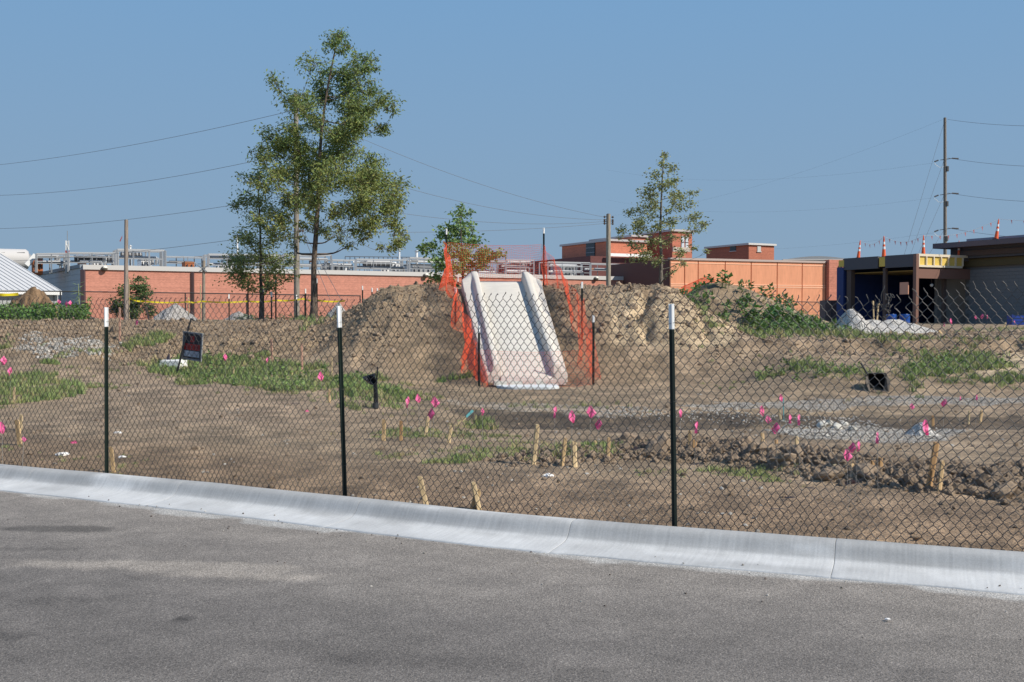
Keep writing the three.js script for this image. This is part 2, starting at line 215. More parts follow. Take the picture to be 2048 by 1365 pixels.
// ---------------------------------------------------------------- road and curb
const roadTex = dataTex(1024, (u, v) => { const a = tnoise(u, v, 512, 2), b = tnoise(u, v, 256, 3), c = tf(u, v, 6, 5, 4), p = tnoise(u, v, 340, 6); let k = 0.62 + 0.3 * (a - 0.5) + 0.24 * (b - 0.5) + 0.16 * (c - 0.5); if (p > 0.88) k += 0.24; if (p < 0.1) k -= 0.16; return [k * 1.01, k, k * 0.985]; }, true);
const roadBump = dataTex(1024, (u, v) => 0.5 * tnoise(u, v, 400, 2) + 0.5 * tnoise(u, v, 200, 3), false);
{
  const ts = [-0.05]; for (let t = 0; t < 13;) { ts.push(t); t += t < 0.45 ? 0.018 : 0.03 * (1 + (t - 0.45) * 1.2); }
  const ss = []; for (let s = 2; s < CURB_L - 2; s += 0.035) ss.push(s);
  const NS = ss.length, NT = ts.length, pos = new Float32Array(NS * NT * 3), uv = new Float32Array(NS * NT * 2), col = new Float32Array(NS * NT * 3), idx = [];
  const blot = [[P(130, 1061, 1.78 * FOCAL / 426), 0.62, 0.17, 0.55], [P(45, 1103, 8.0), 0.5, 0.07, 0.72], [P(150, 1204, 6.55), 0.34, 0.07, 0.72], [P(365, 1246, 6.12), 0.1, 0.03, 0.4], [P(0, 1280, 5.79), 0.2, 0.12, 0.6], [P(760, 1325, 5.4), 0.5, 0.12, 0.85]];
  const pale = [[P(300, 1135, 7.47), 1.5, 0.2], [P(460, 1152, 7.23), 0.85, 0.16], [P(540, 1160, 7.12), 0.45, 0.1]];
  let o = 0;
  for (let j = 0; j < NT; j++) for (let i = 0; i < NS; i++, o++) {
    const s = ss[i], t = ts[j], q = curbAt(s, -(0.6 + t)), x = q.p.x, z = q.p.z;
    pos[o * 3] = x; pos[o * 3 + 1] = -0.1525 + 0.012 * sstep(0.2, 3, t) + (fbm(x * 0.8, z * 0.8, 2, 60) - 0.5) * 0.006 * sstep(0.1, 0.6, t); pos[o * 3 + 2] = z; uv[o * 2] = x / 1.7; uv[o * 2 + 1] = z / 1.7;
    let k = 0.415 * (0.98 + 0.22 * (fbm(s * 0.3, t * 1.9, 4, 50) - 0.5) + 0.2 * (fbm(s * 1.6, t * 14, 3, 51) - 0.5) - 0.16 * sstep(0.66, 0.8, fbm(s * 0.55 + 7, t * 3.6, 3, 57))), r = k * 1.07, g = k * 0.985, b = k * 0.91;
    const dust = clamp((1 - sstep(0.1, 2.6, t + (fbm(s * 0.7, t * 2, 3, 52) - 0.5) * 1.8)) * 0.62, 0, 1); r = lerp(r, 0.84, dust); g = lerp(g, 0.765, dust); b = lerp(b, 0.685, dust);
    const rag = 0.02 + 0.1 * sstep(0.42, 0.75, fbm(s * 0.9, 1, 2, 53)) + 0.05 * (fbm(s * 6, t * 14, 3, 54) - 0.5) + 0.12 * sstep(0.62, 0.8, fbm(s * 1.7 + 4, 3, 2, 56));
    const cem = (1 - sstep(rag - 0.04, rag + 0.07, t + 0.05 * (vnoise(s * 22, t * 60, 55) - 0.5))) * 0.9; r = lerp(r, 1.15, cem); g = lerp(g, 1.14, cem); b = lerp(b, 1.1, cem);
    for (const [p, a, c, m] of blot) { const dx = (x - p.x) / a, dz = (z - p.z) / c, d = dx * dx + dz * dz + (vnoise(x * 9, z * 9, 70) - 0.5) * 0.6; if (d < 1) { const e = lerp(m, 1, sstep(0.35, 1, d)); r *= e; g *= e; b *= e; } }
    for (const [p, a, c] of pale) { const ux = x - p.x, uz = z - p.z, dx = (ux - uz * 0.2) / a, dz = (uz + ux * -0.06) / c, d = dx * dx + dz * dz + (fbm(x * 5, z * 9, 3, 71) - 0.5) * 1.2; if (d < 1) { const e = 0.8 * (1 - sstep(0.1, 1, d)); r = lerp(r, 0.92, e); g = lerp(g, 0.83, e); b = lerp(b, 0.73, e); } }
    col[o * 3] = r; col[o * 3 + 1] = g; col[o * 3 + 2] = b;
  }
  for (let j = 0; j < NT - 1; j++) for (let i = 0; i < NS - 1; i++) { const a = j * NS + i, b = a + 1, c = a + NS, d = c + 1; idx.push(a, c, d, a, d, b); }
  const g = new THREE.BufferGeometry(); g.setAttribute('position', new THREE.BufferAttribute(pos, 3)); g.setAttribute('uv', new THREE.BufferAttribute(uv, 2)); g.setAttribute('color', new THREE.BufferAttribute(col, 3)); g.setIndex(idx); g.computeVertexNormals();
  struct('road', g, new THREE.MeshStandardMaterial({ vertexColors: true, map: roadTex, bumpMap: roadBump, bumpScale: 0.004, roughness: 0.92 }));
}
const concTex = dataTex(1024, (u, v) => { const a = tf(u, v, 4, 6, 1), st = tnoise(u, v * 0.05, 160, 3), f = tnoise(u, v, 400, 5); const k = 0.86 + 0.2 * (a - 0.5) + 0.05 * (st - 0.5) + 0.07 * (f - 0.5); return [k, k, k * 0.99]; }, true);
const concBump = dataTex(512, (u, v) => 0.6 * tf(u, v, 12, 5, 8) + 0.4 * tnoise(u, v * 0.2, 120, 9), false);
{
  const curb = new THREE.Group(); curb.name = 'curb'; curb.userData = { kind: 'structure' }; scene.add(curb);
  const m = new THREE.MeshStandardMaterial({ vertexColors: true, map: concTex, bumpMap: concBump, bumpScale: 0.0015, roughness: 0.9 });
  const prof = [[0.0, -0.3], [0, -0.012], [0.012, 0], [0.06, 0.003], [0.105, 0.001], [0.135, -0.007], [0.158, -0.024], [0.176, -0.05], [0.194, -0.078], [0.216, -0.102], [0.246, -0.12], [0.29, -0.131], [0.37, -0.138], [0.47, -0.143], [0.57, -0.147], [0.64, -0.15], [0.642, -0.3]];
  // joints as the photo shows them
  const joints = [[365, 966], [725, 1004], [1148, 1046], [1676, 1090]].map(([px]) => curbS(px, -0.1)); const step = (joints[3] - joints[0]) / 3;
  const cuts = []; for (let k = 4; k >= 1; k--) cuts.push(joints[0] - step * k); cuts.push(...joints); for (let k = 1; k <= 3; k++) cuts.push(joints[3] + step * k);
  for (let c = 0; c < cuts.length - 1; c++) {
    const s0 = cuts[c] + 0.0015, s1 = cuts[c + 1] - 0.0015; if (s0 < 0.5 || s1 > CURB_L - 0.5) continue; const n = 40, pos = [], uv = [], col = [], idx = [], M = prof.length;
    for (let i = 0; i <= n; i++) {
      const s = i === 0 ? s0 : i === n ? s1 : lerp(s0 + 0.008, s1 - 0.008, (i - 1) / (n - 2)), e = i === 0 || i === n ? 0.003 : 0; let L = 0;
      for (let k = 0; k < M; k++) {
        const wob = (fbm(s * 0.9, 0.5, 2, 80) - 0.5) * 0.016 + (fbm(s * 2.5, k * 0.3, 2, 81) - 0.5) * 0.002, edge = k >= M - 2 ? (fbm(s * 2.2, 7, 3, 82) - 0.5) * 0.05 : 0;
        const q = curbAt(s, -(prof[k][0] + edge)); if (k) L += Math.hypot(prof[k][0] - prof[k - 1][0], prof[k][1] - prof[k - 1][1]);
        pos.push(q.p.x, prof[k][1] + wob * (k < M - 5 ? 1 : 0) - e, q.p.z); uv.push(s / 2, L / 2);
        const pw = fbm(s * 1.1, L * 7, 4, 83), st = vnoise(s * 26, L * 2, 84); let w = 0.55 + 0.14 * (pw - 0.5) + 0.02 * (st - 0.5);
        // dried cement slurry left in the gutter
        const sl = sstep(0.4, 0.62, fbm(s * 1.3, L * 3.5, 4, 85) + (prof[k][0] > 0.24 ? 0.2 : -0.12)); w = lerp(w, 0.86, sl * 0.8);
        col.push(w * 0.985, w, w * 1.015);
      }
    }
    for (let i = 0; i < n; i++) for (let k = 0; k < M - 1; k++) { const a = i * M + k, b = a + 1, d = a + M, f = d + 1; idx.push(a, b, f, a, f, d); }
    for (const i of [0, n]) { const o = pos.length / 3; for (let k = 0; k < M; k++) { const a = i * M + k; pos.push(pos[a * 3], pos[a * 3 + 1], pos[a * 3 + 2]); uv.push(uv[a * 2], uv[a * 2 + 1]); col.push(0.4, 0.4, 0.4); } for (let k = 1; k < M - 1; k++) i ? idx.push(o, o + k, o + k + 1) : idx.push(o, o + k + 1, o + k); }
    const g = new THREE.BufferGeometry(); g.setAttribute('position', new THREE.Float32BufferAttribute(pos, 3)); g.setAttribute('uv', new THREE.Float32BufferAttribute(uv, 2)); g.setAttribute('color', new THREE.Float32BufferAttribute(col, 3)); g.setIndex(idx); g.computeVertexNormals();
    part(curb, 'curb_segment', g, m);
  }
}
// ---------------------------------------------------------------- chain-link fence along the curb
const postGreen = std(0.008, 0.018, 0.014, 0.55), postWhite = std(0.86, 0.87, 0.86, 0.6);
const wireMat = std(0.11, 0.105, 0.1, 0.5, { metalness: 0.3 });
// steel T-post standing at the origin of its group; returns [dark geometry, white tip geometry]
function tPost(H, tip, flange = 0.042) {
  const f = flange / 2, w = 0.0045, st = 0.034, make = (y0, y1, grow) => {
    const sh = new THREE.Shape(), g = grow; sh.moveTo(-f - g, -w / 2 - g); sh.lineTo(f + g, -w / 2 - g); sh.lineTo(f + g, w / 2 + g); sh.lineTo(w / 2 + g, w / 2 + g); sh.lineTo(w / 2 + g, st + g); sh.lineTo(-w / 2 - g, st + g); sh.lineTo(-w / 2 - g, w / 2 + g); sh.lineTo(-f - g, w / 2 + g); sh.closePath();
    const e = new THREE.ExtrudeGeometry(sh, { depth: y1 - y0, bevelEnabled: false }); e.rotateX(-Math.PI / 2); e.translate(0, y0, 0); return e;
  };
  const studs = []; for (let y = 0.08; y < H - tip - 0.02; y += 0.055) { const b = new THREE.BoxGeometry(0.011, 0.013, 0.008); b.translate(0, y, 0.0065 - 0.001); b.deleteAttribute('uv'); studs.push(b.toNonIndexed()); }
  const body = make(-0.25, H - tip, 0); body.deleteAttribute('uv');
  return [mergeGeometries([body.toNonIndexed ? (body.index ? body.toNonIndexed() : body) : body, ...studs]), make(H - tip, H, 0.0012)];
}
{
  const fence = thing('chain_link_fence', 'tall chain-link fence on green steel posts behind the concrete curb', 'fence');
  const mb = new MB(), w = 0.034, per = 0.093, OFF = 0.15, sA = curbS(-260, OFF), sB = curbS(2300, OFF) + 3.2, n = Math.round((sB - sA) / w), R = 0.0028;
  seed(71);
  const s1675 = curbS(1675, OFF), tipLean = (k) => [(hash(k, 1, 5) - 0.5) * 0.012, (hash(k, 2, 5) - 0.5) * 0.022, (hash(k, 3, 5) - 0.5) * 0.022];
  const s250 = curbS(720, OFF), s1820 = curbS(1815, OFF), s1700 = curbS(1690, OFF), s1790 = curbS(1800, OFF);
  for (let i = 0; i < n; i++) {
    const sc = sA + i * w, hTop = 1.83 + (sc > s1820 ? 0.05 : 0) + (fbm(sc * 0.6, 2, 2, 90) - 0.5) * 0.09, torn = sc > s1700 && sc < s1790 ? rr(0, 0.12) * (rnd() < 0.5 ? 1 : 0) : 0;
    const rows = Math.floor((hTop - torn + 0.05) / (per / 2)), pts = [];
    const put = (s, v, nn) => { // the fabric hangs a little slack: drift along, and belly across
      const du = (fbm(s * 0.55, v * 0.8, 3, 91) - 0.5) * 0.2 + (fbm(s * 1.9, v * 1.5, 2, 92) - 0.5) * 0.05 - (v - 0.9) * 0.05 * Math.sin(s * 1.1), dn = (fbm(s * 0.8, v * 1.1, 2, 93) - 0.5) * 0.1;
      const q = curbAt(s + du, OFF + dn + nn); pts.push(V(q.p.x, v + (fbm(s * 0.7, v * 0.9, 2, 94) - 0.5) * 0.03, q.p.z));
    };
    for (let k = 0; k <= rows; k++) { const side = (k + i) % 2 ? 1 : -1, v = -0.06 + k * per / 2; put(sc + side * (w / 2 + 0.001), v - 0.006, side * 0.002); put(sc + side * (w / 2 - 0.001), v + 0.006, side * -0.002); }
    // neighbouring wires are twisted together at the top: their ends stand up above the last diamond
    const q = curbAt(sc, OFF), lean = sc < s250 ? 0.034 : (sc < s1675 ? 0.022 : -0.026), top = pts[pts.length - 1], right = (rows + i) % 2 === 1;
    const tl = tipLean(i + (right ? 1 : 0));
    pts.push(top.clone().addScaledVector(q.t, (right ? 0.002 : -0.002) + lean * 0.5 + tl[0]).addScaledVector(q.n, right ? 0.002 : -0.002).add(V(0, 0.018, 0))); pts.push(top.clone().addScaledVector(q.t, lean * 0.9 + tl[1]).add(V(0, 0.034 + tl[2] - (right ? 0 : 0.008), 0)));
    mb.tube(pts, R, 4, false);
  }
  // loose hand-twisted strands where the top is torn
  for (let k = 0; k < 9; k++) { const s = lerp(s1700, s1790, 0.55 + 0.35 * rnd()), q = curbAt(s, OFF), pts = []; let x = 0, y = 1.62 + rnd() * 0.12; for (let i = 0; i < 8; i++) { pts.push(q.p.clone().addScaledVector(q.t, x).addScaledVector(q.n, rr(-0.02, 0.02)).add(V(0, y, 0))); x += rr(-0.025, 0.025); y += rr(-0.03, 0.045); } mb.tube(pts, R, 4, false); }
  part(fence, 'wire_fabric', mb.geo(), wireMat, { kind: 'stuff' });
  const posts = [[209, 212, 615, 942, 0.205], [687, 677, 612, 993, 0.2], [1352, 1343, 608, 1050, 0.2], [2262, 2250, 604, 1118, 0.2], [-120, -120, 616, 905, 0.2], [3700, 3690, 560, 1300, 0.2]];
  for (const [pxB, pxT, pyT, , tip] of posts) {
    const s = curbS(pxB, 0.1), q = curbAt(s, 0.1), D = -q.p.z, top = P(pxT, pyT, D), H = top.y, [gd, gw] = tPost(H, tip);
    const pm = part(fence, 'post', gd, postGreen); part(pm, 'white_tip', gw, postWhite);
    pm.position.set(q.p.x, 0, q.p.z); pm.rotation.order = 'YXZ'; pm.rotation.y = Math.atan2(q.n.x, q.n.z) + 0.35; pm.rotation.z = (q.p.x - top.x) / H * (q.n.z > 0 ? 1 : -1);
    const clip = new MB(); for (const y of [H - 0.16, H * 0.55, 0.25]) { const ring = []; for (let k = 0; k <= 10; k++) { const a = k / 10 * Math.PI * 2; ring.push(V(Math.cos(a) * 0.026, y + Math.sin(a * 0.5) * 0.012, 0.012 + Math.sin(a) * 0.03)); } clip.tube(ring, 0.0018, 4, false); } part(pm, 'wire_tie', clip.geo(), wireMat, { kind: 'stuff' });
  }
}
// ---------------------------------------------------------------- concrete embankment slide
const slideTex = dataTex(512, (u, v) => { const k = 0.93 + 0.07 * (tf(u, v, 6, 5, 1) - 0.5) + 0.05 * (tnoise(u * 0.08, v, 200, 3) - 0.5) + 0.03 * (tnoise(u, v, 256, 4) - 0.5); return [k, k, k * 0.99]; }, true);
{
  const o = thing('embankment_slide', 'wide pale concrete slide with two rounded side walls running down the dirt mound', 'slide');
  const conc = new THREE.MeshStandardMaterial({ color: new THREE.Color().setRGB(0.71, 0.675, 0.62), map: slideTex, roughness: 0.9 });
  const A = V(SL0.x, SL0.y, -SL0.D), B = V(SL1.x, SL1.y, -SL1.D), ax = V(B.x - A.x, 0, B.z - A.z), HL = ax.length(); ax.normalize(); const lat = V(-ax.z, 0, ax.x); // to the right seen from the foot
  const loft = (prof, t0, t1, n, f) => { // prof(t) -> [[u, height above floor], ...]
    const pos = [], uv = [], idx = []; let M = 0;
    for (let i = 0; i <= n; i++) { const t = lerp(t0, t1, i / n), pr = prof(t); M = pr.length; const fy = lerp(A.y, B.y, t) - (t > 0.95 ? (t - 0.95) * 0.9 : 0); let L = 0;
      for (let k = 0; k < M; k++) { const p = A.clone().addScaledVector(ax, t * HL).addScaledVector(lat, pr[k][0]); p.y = fy + pr[k][1]; pos.push(p.x, p.y, p.z); if (k) L += Math.hypot(pr[k][0] - pr[k - 1][0], pr[k][1] - pr[k - 1][1]); uv.push(L / 2.2, t * HL / 2.2); } }
    for (let i = 0; i < n; i++) for (let k = 0; k < M - 1; k++) { const a = i * M + k, b = a + 1, d = a + M, e = d + 1; idx.push(a, b, e, a, e, d); }
    for (const i of [0, n]) for (let k = 1; k < M - 1; k++) { const a = i * M; i ? idx.push(a, a + k, a + k + 1) : idx.push(a, a + k + 1, a + k); }
    const g = new THREE.BufferGeometry(); g.setAttribute('position', new THREE.Float32BufferAttribute(pos, 3)); g.setAttribute('uv', new THREE.Float32BufferAttribute(uv, 2)); g.setIndex(idx); g.computeVertexNormals(); return g;
  };
  part(o, 'slide_floor', loft(() => [[-0.6, -0.3], [-0.6, 0], [0.6, 0], [0.6, -0.3]], -0.01, 1, 40), conc);
  const wallP = (sg) => (t) => {
    const top = sstep(0.86, 0.97, t), low = sstep(0.02, -0.03, t), r = 0.25 - 0.1 * low, a = lerp(0.085, 0.2, top), out = lerp(0.95, 1.1, t) - 0.1 * sstep(0.94, 1.02, t);
    const h = [[0.585, -0.3], [0.585, 0.0], [0.594, 0.04], [0.612, r * 0.7], [0.622, r * 0.86], [0.64, r * 0.965], [0.67, r], [0.73, r + 0.003], [0.757, r * 0.97], [0.776, lerp(r * 0.88, r * 0.95, top)], [0.79, lerp(r * 0.74, r * 0.9, top)], [0.812, lerp(0.11, r * 0.82, top)], [0.83, lerp(0.088, r * 0.78, top)], [0.86, lerp(0.078, r * 0.74, top)], [out - 0.03, a - 0.02 - 0.1 * sstep(0.9, 1, t)], [out, a - 0.06 - 0.14 * sstep(0.9, 1, t)], [out + 0.005, -0.4]];
    return sg > 0 ? h : h.slice().reverse().map(([u, y]) => [-u, y]);
  };
  part(o, 'side_wall', loft(wallP(-1), 0.03, 1.02, 60), conc); part(o, 'side_wall', loft(wallP(1), 0.03, 1.02, 60), conc);
  const lip = new MB(), lp = A.clone().addScaledVector(ax, -0.12); lip.obox(V(lp.x + 0.02, A.y - 0.05, lp.z), lat.clone().multiplyScalar(0.82), V(0, 0.055, 0), ax.clone().multiplyScalar(0.13)); part(o, 'foot_lip', lip.geo(), conc);
  // concrete apron in front of the foot
  const pad = thing('concrete_apron', 'thin light grey concrete apron slab at the foot of the slide', 'slab'), pb = A.clone().addScaledVector(ax, -0.6).addScaledVector(lat, -0.06), sh = new THREE.Shape(); seed(8);
  for (let k = 0; k < 22; k++) { const a = k / 22 * Math.PI * 2, rx = 0.68 * (0.9 + 0.2 * rnd()) * Math.sign(Math.cos(a)) * Math.abs(Math.cos(a)) ** 0.6, ry = 0.5 * (0.9 + 0.2 * rnd()) * Math.sign(Math.sin(a)) * Math.abs(Math.sin(a)) ** 0.6; k ? sh.lineTo(rx, ry) : sh.moveTo(rx, ry); }
  const pg = new THREE.ExtrudeGeometry(sh, { depth: 0.1, bevelSize: 0.015, bevelThickness: 0.015, bevelSegments: 2 }); pg.rotateX(-Math.PI / 2); pad.position.set(pb.x, height(pb.x, -pb.z) - 0.06, pb.z); part(pad, 'slab', pg, std(0.62, 0.65, 0.66, 0.95, { bumpMap: concBump, bumpScale: 0.004 }));
}
// ---------------------------------------------------------------- orange safety net round the slide
const netOrange = std(0.88, 0.12, 0.045, 0.6);
{
  const posts = [ // base depth, photo column, top row, height, label
    [29.4, 893, 458, 'left rear steel post with white top behind the head of the slide'], [29.4, 1087.5, 456, 'right rear steel post with white top behind the head of the slide'],
    [25.9, 1164, 564, 'steel post with white top halfway up the mound right of the slide'], [23.7, 1187, 631, 'short steel post with white top at the front right foot of the slide'], [23.6, 958, 652, 'thin steel post with pale top at the front left foot of the slide'], [26.6, 911, 575, 'steel post hidden in the orange net left of the slide']];
  const at = posts.map(([D, px, py, label]) => { const b = onGround(px, D), t = P(px, py, D), H = t.y - b.y; const o = thing('steel_post', label, 'post', b, 'posts round the slide'); const [gd, gw] = tPost(H, 0.16, 0.05), m = part(o, 'post', gd, postGreen); part(o, 'white_tip', gw, postWhite); o.rotation.y = rr(-0.4, 0.4) + Math.PI; return { b, H, D }; });
  const net = thing('safety_net', 'bright orange plastic safety netting strung round the slide', 'netting');
  const panel = (i, j, yi, yj, hi, hj, fold, label, bow = 0, thin = 1) => { // from post i to post j, foot heights yi, yj above ground, net heights hi, hj
    const a = at[i].b, b = at[j].b, L = a.distanceTo(b), mb = new MB(), cell = 0.055, nu = Math.round(L / cell * (1 + fold * 0.35)), nv = Math.round(Math.max(hi, hj) / 0.05); seed(40 + i * 7 + j);
    const sd = i * 10 + j, side = V(-(b.z - a.z), 0, b.x - a.x).normalize();
    const S = (u, v) => { const x = lerp(a.x, b.x, u), z = lerp(a.z, b.z, u), sag = Math.sin(Math.PI * u) * (0.04 + 0.16 * fold); const lo = height(x, -z) + lerp(yi, yj, u) - 0.02, hiY = Math.max(lo + 0.3, lerp(a.y + yi + hi, b.y + yj + hj, u) - sag); const p = V(x, lerp(lo, hiY, v), z); return p.addScaledVector(side, fold * 0.3 * Math.sin(u * 9 + v * 2.2 + sd) * (0.35 + 0.65 * (1 - v)) + fold * 0.12 * Math.sin(u * 31 + v * 4) + bow * Math.sin(Math.PI * u)); };
    for (let r = 0; r <= nv; r++) { const pts = []; for (let k = 0; k <= nu / 2; k++) pts.push(S(k / (nu / 2), r / nv + (r === 0 || r === nv ? 0 : 0.012 * Math.sin(k * 2.1 + r)))); mb.tube(pts, r === 0 || r === nv ? 0.006 * thin : 0.0042 * thin, 3, false); }
    for (let k = 0; k <= nu; k++) { const pts = []; for (let r = 0; r <= 12; r++) pts.push(S(k / nu + 0.003 * Math.sin(r * 1.7 + k), r / 12)); mb.tube(pts, 0.0034 * thin, 3, false); }
    part(net, 'net_panel', mb.geo(), netOrange, { label, kind: 'stuff' });
  };
  panel(0, 1, 0.15, 0.1, 1.12, 1.1, 0.1, 'orange net panel behind the head of the slide', 0, 0.8); panel(5, 0, 0.0, 0.2, 1.0, 1.1, 0.5, 'crumpled orange net panel left of the slide head', -0.1); panel(4, 5, 0, 0.0, 0.85, 1.0, 0.55, 'crumpled orange net panel left of the slide foot');
  panel(1, 2, 0.1, 0.05, 1.1, 1.0, 0.35, 'orange net panel right of the slide head', 0, 0.85); panel(2, 3, 0.0, 0, 1.05, 0.9, 0.6, 'crumpled orange net panel right of the slide foot', 0, 0.65); panel(4, 3, 0.02, 0.02, 0.8, 0.78, 0.12, 'orange net panel across the foot of the slide', 0, 0.5);
}
// ---------------------------------------------------------------- far buildings
const brickTex = dataTex(512, (u, v, x, y) => { const row = Math.floor(v * 60), bx = Math.floor(u * 20 + (row % 2) * 0.5), k0 = hash(bx, row, 5), r0 = hash(3, row, 8); const j = (v * 60) % 1 < 0.14 || (u * 20 + (row % 2) * 0.5) % 1 < 0.05; const k = 0.9 + 0.1 * (k0 - 0.5) + 0.1 * (r0 - 0.5) + 0.09 * (tf(u, v, 3, 4, 2) - 0.5) + (j ? 0.03 : 0); return [k, k * 0.985, k * 0.98]; }, true, 0.25);
const wallTex = dataTex(512, (u, v) => { const k = 0.92 + 0.1 * (tf(u, v, 4, 5, 2) - 0.5) + 0.05 * (tnoise(u, v * 0.1, 64, 4) - 0.5); return [k, k, k]; }, true, 0.2);
const brick = (r, g, b) => new THREE.MeshStandardMaterial({ color: new THREE.Color().setRGB(r, g, b), map: brickTex, roughness: 0.9 });
const paint = (r, g, b) => new THREE.MeshStandardMaterial({ color: new THREE.Color().setRGB(r, g, b), map: wallTex, roughness: 0.85 });
const redBrick = brick(0.7, 0.315, 0.23), coping = std(0.58, 0.56, 0.54, 0.6), darkMetal = std(0.06, 0.06, 0.065, 0.6), greyMetal = std(0.33, 0.34, 0.35, 0.45, { metalness: 0.2 }), whiteMetal = std(0.8, 0.8, 0.79, 0.5), rust = std(0.36, 0.15, 0.07, 0.9);
const GY = 1.0; // foundations start below the visible ground
const mid = (a, b, t) => a.clone().lerp(b, t);
// one plan direction per building: along = direction of its sunlit long side
const FA = P(165, 530, 114), FB = P(1345, 556.5, 151.5); // top corners of the long red wall
const FDIR = V(FB.x - FA.x, 0, FB.z - FA.z).normalize(), FN = V(-FDIR.z, 0, FDIR.x); // FN towards the camera
function onWall(px, py, back = 0) { const d = ray(px, 600), k0 = V(FA.x, 0, FA.z).addScaledVector(FN, -back); const t = (k0.x * FN.x + k0.z * FN.z) / (d[0] * FN.x + d[2] * FN.z); return P(px, py, -d[2] * t); }
const ROOF = FA.y - 0.35;
{
  const f = thing('brick_factory', 'long low red brick factory with pale coping running behind the trees', 'building');
  const yTop = FA.y, back = FN.clone().multiplyScalar(-60);
  part(f, 'brick_wall', new MB().wall(FA.clone().addScaledVector(FN, -0.2), FB.clone().addScaledVector(FDIR, 6).addScaledVector(FN, -0.2), 0.4, GY, yTop - 0.5).geo(), redBrick);
  part(f, 'coping', new MB().wall(FA.clone().addScaledVector(FN, -0.14), FB.clone().addScaledVector(FDIR, 6).addScaledVector(FN, -0.14), 0.62, yTop - 0.5, yTop + 0.02).geo(), coping);
  // blue-grey end wall going back to the left: sheets of siding
  const gA = FA.clone().addScaledVector(FN, -0.1).addScaledVector(FDIR, 0.0), gB = FA.clone().add(V(-FN.x * 26 - FDIR.x * 2.5, 0, -FN.z * 26 - FDIR.z * 2.5)); const grey = paint(0.52, 0.56, 0.62);
  part(f, 'end_wall', new MB().wall(gA, gB, 0.3, GY, yTop - 0.32).geo(), grey);
  const gd = gB.clone().sub(gA).setY(0).normalize(), gn = V(gd.z, 0, -gd.x);
  for (let k = 0; k < 9; k++) { const y = GY + 0.4 + k * 0.62; part(f, 'siding_board', new MB().wall(gA.clone().addScaledVector(gn, 0.17 * (gn.x < 0 ? 1 : -1)), gB.clone().addScaledVector(gn, 0.17 * (gn.x < 0 ? 1 : -1)), 0.05, y, y + 0.58).geo(), grey); }
  part(f, 'end_coping', new MB().wall(gA, gB, 0.6, yTop - 0.32, yTop + 0.06).geo(), std(0.22, 0.26, 0.31, 0.7));
  const corner = new MB().bar(V(FA.x, GY, FA.z).addScaledVector(FN, 0.06), V(FA.x, yTop - 0.52, FA.z).addScaledVector(FN, 0.06), 0.42, 0.42); part(f, 'corner_strip', corner.geo(), std(0.08, 0.05, 0.06, 0.8));
  part(f, 'roof', new MB().obox(mid(FA, FB, 0.5).setY(ROOF - 0.4).addScaledVector(FN, -31), FDIR.clone().multiplyScalar(FA.distanceTo(FB) / 2 - 0.4), V(0, 0.15, 0), FN.clone().multiplyScalar(30)).geo(), std(0.45, 0.45, 0.44, 0.9));
  for (const [px, y1] of [[385, 536], [1277, 560]]) { const p = onWall(px, y1, -0.1); part(f, 'downpipe', new MB().bar(V(p.x, GY, p.z), V(p.x, yTop - 0.55, p.z), 0.3, 0.25).geo(), std(0.09, 0.05, 0.05, 0.6)); }
  for (const [px, py] of [[208, 538], [851, 552], [1192, 558]]) { // bulkhead wall lamps with pale caps
    const p = onWall(px, py, -0.25), b = new THREE.SphereGeometry(0.34, 14, 10); b.scale(1.05, 0.85, 0.9); const l = part(f, 'wall_lamp', b, std(0.1, 0.085, 0.07, 0.6)); l.position.copy(p); const c = new THREE.SphereGeometry(0.26, 12, 6, 0, Math.PI * 2, 0, Math.PI / 2); c.translate(0.1, 0.08, 0.06); part(l, 'lamp_cap', c, std(0.85, 0.8, 0.68, 0.5)); part(l, 'bracket', new MB().bar(V(0, 0, 0), FN.clone().multiplyScalar(-0.3), 0.14).geo(), darkMetal);
  }
  for (let k = 0; k < 9; k++) { const p = onWall(739 + k * 4, 595 + (k % 3), -0.03); part(f, 'vent_slat', new MB().bar(V(p.x, GY + 0.6, p.z), V(p.x, P(739, 589, -p.z).y - Math.abs(k - 4) * 0.1, p.z), 0.07, 0.05).geo(), std(0.72, 0.5, 0.42, 0.8)); }
}
